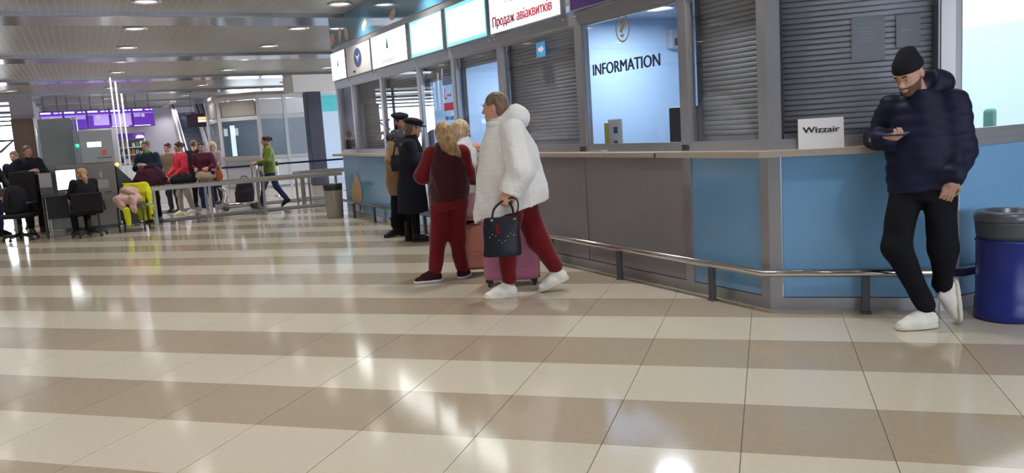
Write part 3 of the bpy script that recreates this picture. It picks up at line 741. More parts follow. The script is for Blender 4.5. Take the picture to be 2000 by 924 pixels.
_sb = SDF().chain([(0, -0.062, 0.045), (0, 0.03, 0.042), (0, 0.125, 0.030)], [0.042, 0.046, 0.036], 0.03).rc((0, -0.05, 0.06), (0, -0.045, 0.26), 0.047, 0.055, 0.03)
_sb.cut((0, 0, 0.013), (0, 0, -1)).cut((0, 0, 0.27), (0, 0, 1)); BOOT = _sb.mesh(0.007)
_ss = SDF().stack([(0.0, 0, 0, 1, 1), (0.026, 0, 0, 1, 1)], 0); _ss.ops = []; _ss.lo = V3(-0.06, -0.12, 0); _ss.hi = V3(0.06, 0.17, 0.03)
_ss.rc((0, -0.064, 0.013), (0, 0.12, 0.013), 0.046, 0.044, 0).el((0, 0.04, 0.013), (0.053, 0.12, 0.05), 0.03).cut((0, 0, 0.0), (0, 0, -1)).cut((0, 0, 0.026), (0, 0, 1)); SOLE = _ss.mesh(0.007)
def shoe(parent, ankle, face, up, m_up, m_sole, boot=False, s=1.0):
    """ankle joint sits 0.095 above the sole over the heel half; face = toe direction"""
    R = rotm(face, up); c = V3(*ankle)-R@V3(0, -0.045, 0.095)*s
    o = obj('boot' if boot else 'shoe', np_mesh('shoe', [put(BOOT if boot else SHOE, R, c, s)], m_up), None, parent)
    obj('sole', np_mesh('sole', [put(SOLE, R, c, s)], m_sole), None, o)
    if m_up.name == 'white trainer' and s >= 1.0:
        for k in range(4):
            y = 0.0+0.022*k; z = 0.121-0.40*y; q = [V3(-0.024, y, z-0.014), V3(-0.010, y+0.004, z-0.001), V3(0.010, y+0.004, z-0.001), V3(0.024, y, z-0.014)]
            obj('lace', B().tube([Vector(c+R@v*s) for v in q], 0.0032, 6), C_wsole, o)
    return o
def sdf_part(name, s, m, parent, h=0.014, noise=None): return obj(name, np_mesh(name, [s.mesh(h, noise)], m), None, parent)
def person(label, loc, rz, group=None): return thing('person', label, 'person', loc, rz, group)
def body(p, J, head_R, m_skin, hands=(), h=0.02, hs=1.0):
    """one continuous skin surface under the clothes: trunk, limbs, neck, head and hands"""
    s = SDF(); pv, ch, nk, hd = (V3(*J[k]) for k in ('pelvis', 'chest', 'neck', 'head'))
    s.rc(pv, ch, 0.10, 0.115, 0).rc(ch, nk, 0.10, 0.05, 0.05).rc(nk, hd+head_R@V3(0, -0.03, -0.10)*hs, 0.052, 0.050, 0.02)
    for q in 'LR':
        s.rc(ch+0.6*(V3(*J['sh'+q])-ch), J['sh'+q], 0.06, 0.048, 0.05).rc(J['sh'+q], J['el'+q], 0.045, 0.036, 0.03).rc(J['el'+q], J['wr'+q], 0.034, 0.025, 0.02)
        s.rc(pv, J['hip'+q], 0.09, 0.08, 0.05).rc(J['hip'+q], J['kn'+q], 0.075, 0.05, 0.03).rc(J['kn'+q], J['an'+q], 0.045, 0.034, 0.02)
    return obj('body', np_mesh('body', [s.mesh(h), put(HEAD, head_R, hd, hs)]+list(hands), m_skin), None, p)
def eyes(p, R, hd, s=1.0, m_lid=None):
    for x in (-0.033, 0.033):
        e = obj('eye', B().ball(Vector(V3(*hd)+R@V3(x, 0.0730, 0.001)*s), 0.0118*s, 10), mat('eye white', (0.6, 0.57, 0.55), 0.3, vary=0), p)
        obj('iris', B().ball(Vector(V3(*hd)+R@V3(x, 0.0818, -0.002)*s), 0.0050*s, 8), mat('iris', (0.04, 0.03, 0.025), 0.3, vary=0), e)
        obj('eyelid', B().ball(Vector(V3(*hd)+R@V3(x, 0.0735, 0.0062)*s), (0.0132*s,)*3, 12), m_lid or SK2, p)
        b = B(); b.tube([Vector(V3(*hd)+R@V3(x*1.5, 0.078, 0.024)*s), Vector(V3(*hd)+R@V3(x*1.0, 0.094, 0.030)*s), Vector(V3(*hd)+R@V3(x*0.45, 0.097, 0.024)*s)], [0.003, 0.005, 0.004], 6)
        obj('eyebrow', b, mat('eyebrow', (0.05, 0.035, 0.025), 0.8), p)
def trousers(J, rt=0.095, rk=0.078, ra=0.062, rp=0.15, ry=0.115, zt=None, drop=0.03):
    s = SDF(); pv = V3(*J['pelvis']); zt = zt or pv[2]+0.12
    s.stack([(pv[2]-0.12, pv[0], pv[1], rp*0.9, ry*0.95), (pv[2], pv[0], pv[1], rp, ry), (zt, pv[0], pv[1], rp*0.95, ry)], 0, J.get('pang', 0.0))
    for q in 'LR':
        h_, k_, a_ = (V3(*J[n+q]) for n in ('hip', 'kn', 'an')); e = a_+(k_-a_)/np.linalg.norm(k_-a_)*drop
        s2 = [h_, k_, e]; s.chain(s2, [rt, rk, ra], 0.035)
    return s
def skin(name, c): return mat(name, c, 0.5, vary=0.05, scale=25, spec=0.35)
def cloth(name, c, rough=0.85, bump=0.15, bs=140, sheen=0.0, vary=0.10): return mat(name, c, rough, vary=vary, scale=18, bump=bump, bscale=bs, sheen=sheen, spec=0.2)
def hairm(name, c):
    if name in MATS: return MATS[name]
    m = mat(name, c, 0.45, vary=0, spec=0.4); nt = m.node_tree; tc = nt.nodes.new('ShaderNodeTexCoord'); mp = nt.nodes.new('ShaderNodeMapping'); mp.inputs['Scale'].default_value = (1, 1, 0.12)
    n = nt.nodes.new('ShaderNodeTexNoise'); n.inputs['Scale'].default_value = 70; n.inputs['Detail'].default_value = 4; cr = nt.nodes.new('ShaderNodeValToRGB')
    cr.color_ramp.elements[0].position = 0.3; cr.color_ramp.elements[1].position = 0.7; cr.color_ramp.elements[0].color = (*(v*0.45 for v in c), 1); cr.color_ramp.elements[1].color = (*(min(1, v*1.5) for v in c), 1)
    bp = nt.nodes.new('ShaderNodeBump'); bp.inputs['Strength'].default_value = 0.6; bp.inputs['Distance'].default_value = 0.01
    nt.links.new(tc.outputs['Object'], mp.inputs[0]); nt.links.new(mp.outputs[0], n.inputs['Vector']); nt.links.new(n.outputs['Fac'], cr.inputs[0]); nt.links.new(n.outputs['Fac'], bp.inputs['Height'])
    b = nt.nodes['Principled BSDF']; nt.links.new(cr.outputs[0], b.inputs['Base Color']); nt.links.new(bp.outputs[0], b.inputs['Normal']); return m
SK1 = skin('light skin', (0.52, 0.30, 0.22)); SK2 = skin('rosy skin', (0.58, 0.30, 0.22)); SK3 = skin('tanned skin', (0.36, 0.20, 0.14))
C_black = cloth('black cloth', (0.012, 0.012, 0.016)); C_navy = cloth('navy puffer', (0.010, 0.012, 0.036), 0.55, 0.1, 40)
C_trs = cloth('black trousers cloth', (0.005, 0.0055, 0.009)); C_wshoe = cloth('white trainer', (0.72, 0.70, 0.66), 0.6, 0.05); C_wsole = cloth('off white sole', (0.62, 0.58, 0.50), 0.7, 0.05)
C_red = cloth('red jersey', (0.135, 0.006, 0.010), sheen=0.3); C_vest = cloth('dark red fur vest', (0.045, 0.006, 0.010), bump=0.8, bs=90, sheen=0.4)
C_fur = cloth('white fur', (0.74, 0.73, 0.72), 0.95, 0.7, 70, sheen=0.5, vary=0.05); C_tan = cloth('tan fur', (0.25, 0.155, 0.085), 0.95, 0.9, 60, sheen=0.4)
C_blonde = hairm('blonde hair', (0.36, 0.22, 0.11)); C_brown = hairm('brown hair', (0.17, 0.115, 0.075)); C_dkhair = hairm('dark hair', (0.025, 0.018, 0.014)); C_palehair = hairm('pale blonde hair', (0.52, 0.40, 0.26))
C_dkshoe = cloth('black boot leather', (0.012, 0.011, 0.012), 0.4, 0.05); C_dksole = cloth('black sole', (0.02, 0.02, 0.02), 0.7, 0.05)
fold = waves(0.006, 26, 1, 0.8); fold2 = waves(0.005, 34, 5, 0.6)
PX = lambda phi: -math.radians(phi)

# ---- man leaning on the counter with his phone
p = person('man in navy jacket and black beanie leaning on the counter, looking at his phone', (0.307, -0.996, 0), PX(54.4))
J = dict(pelvis=(-0.005, 0.13, 0.93), chest=(0.0, 0.17, 1.28), neck=(-0.03, 0.13, 1.46), head=(-0.092, 0.06, 1.600),
         shL=(-0.19, 0.17, 1.39), elL=(-0.285, 0.30, 1.205), wrL=(-0.245, 0.06, 1.205), shR=(0.150, 0.15, 1.40), elR=(0.205, 0.16, 1.11), wrR=(0.150, -0.020, 0.930),
         hipL=(-0.10, 0.11, 0.88), knL=(-0.165, 0.00, 0.52), anL=(0.020, 0.00, 0.115), hipR=(0.085, 0.12, 0.88), knR=(0.105, 0.06, 0.50), anR=(0.105, 0.10, 0.245))
HR = head_face(-150, 30)
hl = hand('hold', (-0.245, 0.05, 1.205), (0.85, -0.55, 0.05), (0.1, 0.25, 0.95), left=False)
hr = hand('relaxed', (0.150, -0.022, 0.930), (-0.28, 0.24, -0.93), (-0.25, 0.95, 0.0), left=True)
body(p, J, HR, SK1, [hl, hr]); eyes(p, HR, J['head'], 1.0, SK1)
s = SDF().stack([(0.80, 0.0, 0.13, 0.215, 0.155), (0.92, 0.0, 0.13, 0.225, 0.165), (1.10, 0.005, 0.15, 0.225, 0.165), (1.28, 0.0, 0.165, 0.215, 0.155), (1.38, -0.01, 0.16, 0.175, 0.13), (1.46, -0.02, 0.15, 0.10, 0.10), (1.50, -0.025, 0.14, 0.085, 0.085)], 0, 0.12)
s.chain([J['shL'], J['elL'], (-0.250, 0.075, 1.205), (-0.222, 0.038, 1.206)], [0.092, 0.075, 0.056, 0.046], 0.04).chain([J['shR'], J['elR'], (0.158, 0.0, 0.975)], [0.098, 0.085, 0.066], 0.05)
s.cut((0, 0, 0.868), (0.10, 0, -1)); quilt = lambda q: 0.006*np.abs(np.sin(q[..., 2]*math.pi/0.075))*-1 + 0.004 + fold(q)
sdf_part('jacket', s, C_navy, p, 0.012, quilt)
hd = V3(*J['head'])
s = SDF().el((0.045, 0.22, 1.53), (0.125, 0.10, 0.095), 0).el((-0.03, 0.16, 1.475), (0.115, 0.105, 0.05), 0.05); s.sub((-0.03, 0.12, 1.58), (0.09, 0.10, 0.10), 0.03)
sdf_part('hood', s, C_navy, p, 0.012, fold2)
s = SDF().el(hd+HR@V3(0, -0.014, 0.040), (0.086, 0.107, 0.100), 0, HR); s.cut(hd+HR@V3(0, 0.05, 0.030), HR@V3(0, 0.12, -1)).el(hd+HR@V3(0.0, -0.05, 0.125), (0.05, 0.05, 0.028), 0.04, HR)
cap_ = sdf_part('beanie', s, C_black, p, 0.009)
bs_ = SDF(); bs_.lo, bs_.hi = _hs.lo.copy(), _hs.hi.copy(); bs_.ops = [('u', lambda q: _hs.ev(q)-0.0022, 0)]
bs_.cut((0, 0, -0.030), (0, 0.19, 1)).cut((0, -0.004, 0), (0, -1, 0)).cut((0, 0, -0.122), (0, 0, -1)).sub((0, 0.10, -0.067), (0.026, 0.035, 0.0105), 0.004)
obj('beard', np_mesh('beard', [put(bs_.mesh(0.005), HR, hd)], cloth('dark stubble', (0.14, 0.078, 0.056))), None, p)
sdf_part('trousers', trousers(J, 0.105, 0.083, 0.058, 0.185, 0.145, 1.0).cut((0, 0, 0.98), (0, 0, 1)), C_trs, p, 0.013, fold)
shoe(p, (0.020, 0.00, 0.098), (-0.85, -0.5, 0), (0, 0, 1), C_wshoe, C_wsole)
shoe(p, (0.100, 0.105, 0.225), (0.10, -0.06, -0.98), (-0.95, -0.30, -0.08), C_wshoe, C_wsole)
o = obj('sock', B().tube([(0.02, 0.0, 0.10), (0.018, 0, 0.16)], 0.042, 12), C_black, p); o = obj('sock', B().tube([(0.103, 0.10, 0.215), (0.105, 0.095, 0.29)], 0.042, 12), C_black, p)
t = thing('phone', 'black mobile phone in the hand of the leaning man', 'phone', (0, 0, 0))
t.location = p.matrix_basis @ Vector((0, 0, 0)); t.rotation_euler = (0, 0, PX(54.4))
b = B(); b.box(-0.075, 0.075, -0.037, 0.037, -0.005, 0.005); b.bevel(0.004, 2)
o = obj('case', b, M_black, t, (-0.155, -0.010, 1.232)); o.rotation_euler = (0.15, 0.0, -0.45)
b = B(); b.box(-0.068, 0.068, -0.033, 0.033, 0.005, 0.0062); o = obj('screen', b, mat('phone screen', (0.03, 0.03, 0.04), 0.1, emit=0.15, vary=0, ecol=(0.4, 0.5, 0.7)), t, (-0.155, -0.010, 1.232)); o.rotation_euler = (0.15, 0.0, -0.45)

# ---- person in the white fur coat
p = person('person in a white fur coat and red trousers walking with a black handbag', (-1.117, 1.795, 0), PX(27.5))
J = dict(pelvis=(0.02, 0.0, 0.90), chest=(-0.02, 0.0, 1.26), neck=(-0.05, 0.0, 1.46), head=(-0.108, 0.0, 1.600),
         shL=(0.02, -0.16, 1.375), elL=(0.075, -0.285, 1.07), wrL=(-0.045, -0.30, 0.905), shR=(-0.02, 0.17, 1.38), elR=(-0.03, 0.24, 1.08), wrR=(-0.14, 0.25, 0.95),
         hipL=(-0.02, -0.09, 0.86), knL=(-0.085, -0.07, 0.45), anL=(-0.085, -0.06, 0.125), hipR=(0.06, 0.09, 0.86), knR=(0.19, 0.08, 0.46), anR=(0.335, 0.07, 0.175))
HR = head_face(-72, 4)
body(p, J, HR, SK2, [hand('grip', (-0.050, -0.305, 0.915), (-0.35, -0.05, -0.93), (0.25, 1, 0), left=True, s=1.08), hand('relaxed', J['wrR'], (-0.4, 0, -0.9), (0, -1, 0))])
furn = lambda q: fold(q)*1.1 + waves(0.0022, 150, 3)(q)
s = SDF().stack([(0.60, -0.012, 0, 0.335, 0.25), (0.75, -0.010, 0, 0.325, 0.245), (1.0, -0.012, 0, 0.285, 0.235), (1.15, -0.018, 0, 0.262, 0.225), (1.30, -0.028, 0, 0.232, 0.215), (1.39, -0.03, 0, 0.185, 0.185), (1.46, -0.04, 0, 0.125, 0.13), (1.51, -0.05, 0, 0.10, 0.11)], 0)
s.rc((-0.02, 0.05, 1.36), J['shL'], 0.12, 0.115, 0.05)
s.cut((-0.019, 0, 0.735), (0.25, 0, -1)); coat = sdf_part('fur_coat', s, C_fur, p, 0.011, furn)
s = SDF().chain([J['shL'], J['elL'], (-0.065, -0.30, 0.84)], [0.118, 0.110, 0.092], 0.03).cut((-0.055, -0.30, 0.905), (-0.45, -0.05, -0.9)); sdf_part('sleeve', s, C_fur, p, 0.010, furn)
s = SDF().chain([J['shR'], J['elR'], (-0.16, 0.25, 0.90)], [0.115, 0.10, 0.09], 0.03).cut((-0.12, 0.25, 0.97), (-0.45, 0, -0.9)); sdf_part('sleeve', s, C_fur, p, 0.012, furn)
s = SDF().el((0.055, 0.0, 1.50), (0.125, 0.17, 0.105), 0).el((-0.06, 0.0, 1.455), (0.13, 0.14, 0.055), 0.05).el((0.02, 0, 1.585), (0.07, 0.13, 0.05), 0.05).sub((-0.06, 0.0, 1.62), (0.105, 0.11, 0.11), 0.03)
sdf_part('hood', s, C_fur, p, 0.011, furn)
hd = V3(*J['head'])
s = SDF().el(hd+HR@V3(0, -0.022, 0.034), (0.088, 0.103, 0.095), 0, HR).el(hd+HR@V3(0, -0.06, -0.03), (0.075, 0.06, 0.07), 0.03, HR); s.sub(hd+HR@V3(0, 0.105, -0.035), (0.09, 0.085, 0.10), 0.02, HR).sub(hd+HR@V3(0.08, 0.0, -0.02), (0.03, 0.035, 0.045), 0.01, HR).sub(hd+HR@V3(-0.08, 0.0, -0.02), (0.03, 0.035, 0.045), 0.01, HR)
sdf_part('hair', s, C_brown, p, 0.008, waves(0.002, 120, 8)); eyes(p, HR, hd)
sdf_part('trousers', trousers(J, 0.115, 0.098, 0.070, 0.19, 0.17, 1.0, 0.05), C_red, p, 0.013, fold)
shoe(p, (-0.085, -0.06, 0.098), (-1, -0.12, 0), (0, 0, 1), C_wshoe, C_wsole, s=1.06)
shoe(p, (0.340, 0.07, 0.172), (-0.92, -0.05, -0.36), (-0.36, 0, 0.92), C_wshoe, C_wsole, s=1.06)
C_sock = cloth('grey sock', (0.30, 0.30, 0.32))
obj('sock', B().tube([(-0.085, -0.06, 0.10), (-0.085, -0.06, 0.19)], 0.046, 12), C_sock, p); obj('sock', B().tube([(0.342, 0.07, 0.165), (0.31, 0.07, 0.24)], 0.046, 12), C_sock, p)
# handbag
C_bag = cloth('black leather', (0.014, 0.015, 0.022), 0.42, 0.25, 45)
t = thing('handbag', 'black leather handbag with small studs carried by the person in white fur', 'handbag', (-1.117, 1.795, 0), PX(27.5))
by = -0.355
s = SDF().stack([(0.405, -0.122, by, 0.158, 0.075), (0.45, -0.122, by, 0.160, 0.078), (0.60, -0.112, by, 0.142, 0.055), (0.72, -0.104, by, 0.132, 0.022)], 0)
sdf_part('bag_body', s, C_bag, t, 0.009, waves(0.004, 40, 2, 0.5))
for dy in (-0.018, 0.022):
    for sx_ in (-1,):
        b = B(); b.tube(cr([(-0.185, by+dy, 0.70), (-0.165, by+dy+0.02, 0.78), (-0.105, by+dy+0.05, 0.835), (-0.06, by+dy+0.06, 0.845), (-0.020, by+dy+0.04, 0.80), (-0.005, by+dy, 0.70)]), 0.009, 8); obj('handle', b, C_bag, t)
b = B(); b.tube(cr([(-0.01, by-0.01, 0.70), (0.03, by-0.02, 0.78), (0.025, by-0.02, 0.85), (-0.02, by+0.01, 0.868), (-0.058, by+0.05, 0.845)]), 0.006, 8); obj('strap', b, C_bag, t)
for i in range(9):
    x = -0.21+0.024*i; z = 0.555+0.035*math.sin(i*1.05+0.4); obj('stud', B().ball((x, by-0.068, z), 0.0045, 8), M_chrome, t)
for x in (-0.185, -0.005): obj('ring', B().lathe([(0.009, -0.003), (0.012, 0), (0.009, 0.003)], 14, (0, 0, 0)), M_chrome, t, (x, by-0.03, 0.70)).rotation_euler = (math.pi/2, 0, 0)
b = B(); b.poly([(-0.165, by-0.045, 0.67), (-0.135, by-0.050, 0.67), (-0.125, by-0.066, 0.60), (-0.15, by-0.068, 0.585)]); b.poly([(-0.165, by-0.041, 0.67), (-0.135, by-0.046, 0.67), (-0.125, by-0.062, 0.60), (-0.15, by-0.064, 0.585)]); obj('tassel', b, C_red, t)

# ---- woman in the dark red vest, seen from behind
p = person('woman in red tracksuit and dark red fur vest with blonde ponytail, seen from behind', (-1.328, 2.924, 0), PX(22.3))
J = dict(pelvis=(0.095, 0.0, 0.82), chest=(0.10, 0.0, 1.10), neck=(0.10, 0.0, 1.29), head=(0.095, 0.02, 1.395),
         shL=(-0.045, 0.0, 1.215), elL=(-0.150, 0.02, 1.02), wrL=(-0.06, 0.17, 0.98), shR=(0.245, 0.0, 1.21), elR=(0.285, 0.02, 1.03), wrR=(0.35, 0.13, 0.93),
         hipL=(0.015, 0.0, 0.78), knL=(-0.040, 0.01, 0.42), anL=(-0.095, -0.02, 0.10), hipR=(0.175, 0.0, 0.78), knR=(0.145, 0.03, 0.42), anR=(0.168, 0.05, 0.10))
HR = head_face(12, 8)
body(p, J, HR, SK2, [hand('relaxed', J['wrL'], (0.6, 0.8, 0), (0, 0, -1), s=0.9), hand('relaxed', J['wrR'], (0.5, 0.6, -0.5), (0, 0, -1), s=0.9)], hs=0.94)
s = SDF().chain([J['shL'], J['elL'], (-0.08, 0.14, 0.985)], [0.078, 0.066, 0.052], 0.03).rc(J['chest'], J['shL'], 0.1, 0.07, 0.05).rc(J['chest'], J['shR'], 0.1, 0.07, 0.05).chain([J['shR'], J['elR'], (0.335, 0.11, 0.945)], [0.078, 0.066, 0.052], 0.03)
sdf_part('sweatshirt', s, C_red, p, 0.012, fold2)
s = SDF().stack([(0.775, 0.095, 0, 0.192, 0.16), (0.90, 0.10, 0, 0.195, 0.155), (1.06, 0.108, 0, 0.190, 0.15), (1.18, 0.105, 0, 0.172, 0.135), (1.26, 0.10, 0, 0.125, 0.11), (1.33, 0.10, 0, 0.085, 0.085)], 0)
sdf_part('fur_vest', s, C_vest, p, 0.012, lambda q: fold(q) + waves(0.0025, 130, 9)(q))
hd = V3(*J['head'])
s = SDF().el(hd+HR@V3(0, -0.020, 0.030), (0.088, 0.108, 0.096), 0, HR).rc(hd+V3(0, -0.06, 0.02), hd+V3(0.02, -0.085, -0.06), 0.075, 0.068, 0.03).chain([hd+V3(0.02, -0.085, -0.04), hd+V3(0.055, -0.115, -0.12), hd+V3(0.115, -0.125, -0.185)], [0.068, 0.062, 0.030], 0.03).rc(hd+V3(-0.02, -0.09, -0.03), hd+V3(-0.015, -0.115, -0.13), 0.055, 0.025, 0.03).rc(hd+V3(0.04, -0.1, -0.06), hd+V3(0.05, -0.13, -0.19), 0.055, 0.02, 0.03); s.sub(hd+HR@V3(0, 0.12, -0.04), (0.08, 0.09, 0.11), 0.02, HR)
sdf_part('hair', s, C_blonde, p, 0.008, waves(0.003, 110, 4, 0.25))
sdf_part('trousers', trousers(J, 0.098, 0.083, 0.066, 0.185, 0.15, 0.9, 0.02), C_red, p, 0.013, fold)
C_bsh = cloth('maroon suede', (0.035, 0.008, 0.012), 0.8)
shoe(p, (-0.092, -0.02, 0.095), (-1, -0.15, 0), (0, 0, 1), C_bsh, cloth('white trainer sole', (0.62, 0.58, 0.58), 0.6)); shoe(p, (0.168, 0.05, 0.095), (0.35, 1, 0), (0, 0, 1), C_bsh, MATS['white trainer sole'])

# ---- white haired woman hidden behind her
p = person('woman with short pale blonde hair in a white jacket leaning over the counter', (-0.49, 4.20, 0), PX(23.4))
J = dict(pelvis=(-0.02, 0.0, 0.86), chest=(0.01, 0.0, 1.12), neck=(0.02, 0.0, 1.31), head=(0.02, 0.0, 1.425), shL=(0.0, -0.16, 1.24), elL=(0.10, -0.17, 1.05), wrL=(0.13, -0.05, 1.225), shR=(0.05, 0.15, 1.24), elR=(0.12, 0.2, 1.08), wrR=(0.25, 0.16, 1.2),
         hipL=(-0.03, -0.09, 0.82), knL=(-0.03, -0.09, 0.45), anL=(-0.04, -0.09, 0.10), hipR=(-0.01, 0.09, 0.82), knR=(0.0, 0.10, 0.45), anR=(0.0, 0.10, 0.10))
HR = head_face(55, 10)
body(p, J, HR, SK2, [hand('hold', J['wrL'], (0.75, 0.5, 0.4), (-0.2, 0.8, -0.4), s=0.9, left=True), hand('hold', J['wrR'], (0.9, 0.3, 0.1), (0, -0.7, -0.5), s=0.9)], hs=0.95)
C_wj = cloth('white quilted jacket', (0.62, 0.62, 0.66), 0.6)
s = SDF().stack([(0.72, -0.02, 0, 0.16, 0.20), (1.0, 0.0, 0, 0.155, 0.19), (1.2, 0.02, 0, 0.13, 0.18), (1.28, 0.02, 0, 0.10, 0.12), (1.35, 0.02, 0, 0.075, 0.08)], 0).chain([J['shL'], J['elL'], (0.125, -0.07, 1.19)], [0.075, 0.062, 0.048], 0.03).chain([J['shR'], J['elR'], (0.23, 0.17, 1.185)], [0.075, 0.062, 0.048], 0.03)
sdf_part('jacket', s, C_wj, p, 0.014, fold2); hd = V3(*J['head'])
s = SDF().el(hd+HR@V3(0, -0.02, 0.030), (0.092, 0.108, 0.098), 0, HR).el(hd+HR@V3(0, -0.045, -0.04), (0.088, 0.075, 0.07), 0.03, HR); s.sub(hd+HR@V3(0, 0.115, -0.04), (0.075, 0.085, 0.10), 0.02, HR)
sdf_part('hair', s, C_palehair, p, 0.008, waves(0.003, 110, 6, 0.3))
sdf_part('trousers', trousers(J, 0.085, 0.068, 0.055, 0.14, 0.16, 0.95), cloth('charcoal trousers', (0.05, 0.05, 0.055)), p, 0.015, fold)
for q in 'LR': shoe(p, J['an'+q], (0.9, 0.4, 0), (0, 0, 1), C_dkshoe, C_dksole)

# ---- person in a long black coat and flat cap
p = person('person in a long black coat and dark flat cap with lace up boots', (-0.481, 5.866, 0), PX(20.6))
J = dict(pelvis=(-0.02, 0.0, 0.90), chest=(0.0, 0.0, 1.20), neck=(0.03, 0.0, 1.38), head=(0.068, 0.0, 1.500), shL=(0.0, 0.16, 1.30), elL=(0.05, 0.2, 1.05), wrL=(0.19, 0.15, 1.10), shR=(0.0, -0.16, 1.30), elR=(0.045, -0.2, 1.06), wrR=(0.175, -0.12, 1.12),
         hipL=(-0.02, 0.09, 0.84), knL=(-0.03, 0.09, 0.47), anL=(-0.10, 0.12, 0.10), hipR=(-0.01, -0.09, 0.84), knR=(0.0, -0.07, 0.47), anR=(0.0, -0.03, 0.10))
HR = head_face(78, 12)
body(p, J, HR, SK2, [hand('hold', (0.165, -0.12, 1.115), (0.8, 0.4, 0.2), (0, 0.5, 0.8), s=0.95), hand('hold', (0.18, 0.15, 1.10), (0.8, -0.4, 0.2), (0, -0.5, 0.8), True, 0.95)]); eyes(p, HR, J['head'])
s = SDF().stack([(0.40, -0.02, 0.0, 0.205, 0.22), (0.7, -0.02, 0, 0.195, 0.21), (0.95, -0.01, 0, 0.165, 0.19), (1.1, 0, 0, 0.16, 0.185), (1.25, 0.01, 0, 0.145, 0.19), (1.33, 0.02, 0, 0.11, 0.14), (1.42, 0.03, 0, 0.075, 0.085)], 0)
s.chain([J['shL'], J['elL'], (0.165, 0.16, 1.09)], [0.082, 0.07, 0.055], 0.04).chain([J['shR'], J['elR'], (0.15, -0.13, 1.105)], [0.082, 0.07, 0.055], 0.04)
sdf_part('coat', s, cloth('black navy wool', (0.010, 0.011, 0.020)), p, 0.014, fold); hd = V3(*J['head'])
s = SDF().el(hd+HR@V3(0, -0.022, 0.02), (0.086, 0.100, 0.085), 0, HR).el(hd+HR@V3(0, -0.06, -0.06), (0.07, 0.05, 0.075), 0.03, HR).sub(hd+HR@V3(0, 0.11, -0.03), (0.085, 0.09, 0.10), 0.02, HR)
sdf_part('hair', s, hairm('dark blond hair', (0.16, 0.10, 0.06)), p, 0.009, waves(0.003, 100, 6, 0.3))
s = SDF().el(hd+HR@V3(0, -0.012, 0.085), (0.115, 0.130, 0.052), 0, HR).el(hd+HR@V3(0, -0.01, 0.055), (0.092, 0.108, 0.03), 0.02, HR); s.el(hd+HR@V3(0, 0.118, 0.045), (0.068, 0.055, 0.009), 0.012, HR)
sdf_part('flat_cap', s, C_black, p, 0.008)
sdf_part('trousers', trousers(J, 0.08, 0.062, 0.05, 0.13, 0.14, 0.95), C_trs, p, 0.016)
shoe(p, (0.0, -0.03, 0.095), (1, 0.0, 0), (0, 0, 1), C_dkshoe, C_dksole, True); shoe(p, (-0.10, 0.12, 0.095), (0.9, 0.35, 0), (0, 0, 1), C_dkshoe, C_dksole, True)
# ---- person in the tan fur coat and beret
p = person('tall person in a tan fur coat, patterned dark scarf and black beret', (-0.40, 6.68, 0), PX(19.2))
J = dict(pelvis=(0.03, 0.0, 0.92), chest=(0.08, 0.0, 1.26), neck=(0.11, 0.0, 1.46), head=(0.125, 0.0, 1.600), shL=(0.02, -0.13, 1.33), elL=(-0.055, -0.16, 1.09), wrL=(0.06, -0.22, 0.98), shR=(0.18, 0.13, 1.38), elR=(0.26, 0.14, 1.1), wrR=(0.3, -0.02, 1.05),
         hipL=(-0.01, -0.07, 0.86), knL=(-0.03, -0.05, 0.47), anL=(-0.075, -0.04, 0.12), hipR=(0.08, 0.07, 0.86), knR=(0.05, 0.07, 0.47), anR=(0.02, 0.05, 0.10))
HR = head_face(150, 8)
body(p, J, HR, SK2, [hand('relaxed', (0.05, -0.22, 0.985), (0.6, -0.3, -0.5), (0.3, 0.8, 0)), hand('relaxed', (0.29, -0.01, 1.05), (-0.2, -0.9, 0), (0, 0, -1))]); eyes(p, HR, J['head'])
s = SDF().stack([(0.59, 0.02, 0, 0.165, 0.185), (0.8, 0.02, 0, 0.185, 0.195), (1.05, 0.035, 0, 0.185, 0.19), (1.25, 0.07, 0, 0.185, 0.19), (1.36, 0.085, 0, 0.165, 0.165), (1.42, 0.10, 0, 0.12, 0.12), (1.48, 0.11, 0, 0.08, 0.09)], 0)
s.chain([J['shL'], J['elL'], (0.03, -0.2, 1.0)], [0.085, 0.080, 0.072], 0.06).chain([J['shR'], J['elR'], (0.28, 0.02, 1.06)], [0.095, 0.085, 0.075], 0.05)
sdf_part('fur_coat', s, C_tan, p, 0.014, lambda q: fold(q)*1.3+waves(0.003, 110, 2)(q)); hd = V3(*J['head'])
s = SDF().el((0.075, -0.03, 1.395), (0.185, 0.185, 0.080), 0).el((0.07, -0.14, 1.27), (0.12, 0.08, 0.16), 0.06).el((0.10, -0.05, 1.46), (0.12, 0.12, 0.05), 0.04)
M_scarf = mat('dark patterned scarf', (0.03, 0.03, 0.035), 0.8, bump=0.4, bscale=60); nt = M_scarf.node_tree; vo = nt.nodes.new('ShaderNodeTexVoronoi'); vo.inputs['Scale'].default_value = 26; cr = nt.nodes.new('ShaderNodeValToRGB'); cr.color_ramp.elements[0].color = (0.30, 0.30, 0.31, 1); cr.color_ramp.elements[0].position = 0.14; cr.color_ramp.elements[1].color = (0.02, 0.02, 0.025, 1); cr.color_ramp.elements[1].position = 0.26
tc_ = nt.nodes.new('ShaderNodeTexCoord'); nt.links.new(tc_.outputs['Object'], vo.inputs['Vector']); nt.links.new(vo.outputs['Distance'], cr.inputs[0]); nt.links.new(cr.outputs[0], nt.nodes['Principled BSDF'].inputs['Base Color'])
sdf_part('scarf', s, M_scarf, p, 0.013, waves(0.007, 40, 7))
s = SDF().el(hd+HR@V3(0, -0.022, 0.02), (0.085, 0.100, 0.085), 0, HR).el(hd+HR@V3(0, -0.05, -0.07), (0.085, 0.055, 0.09), 0.03, HR).sub(hd+HR@V3(0, 0.11, -0.03), (0.072, 0.09, 0.12), 0.02, HR)
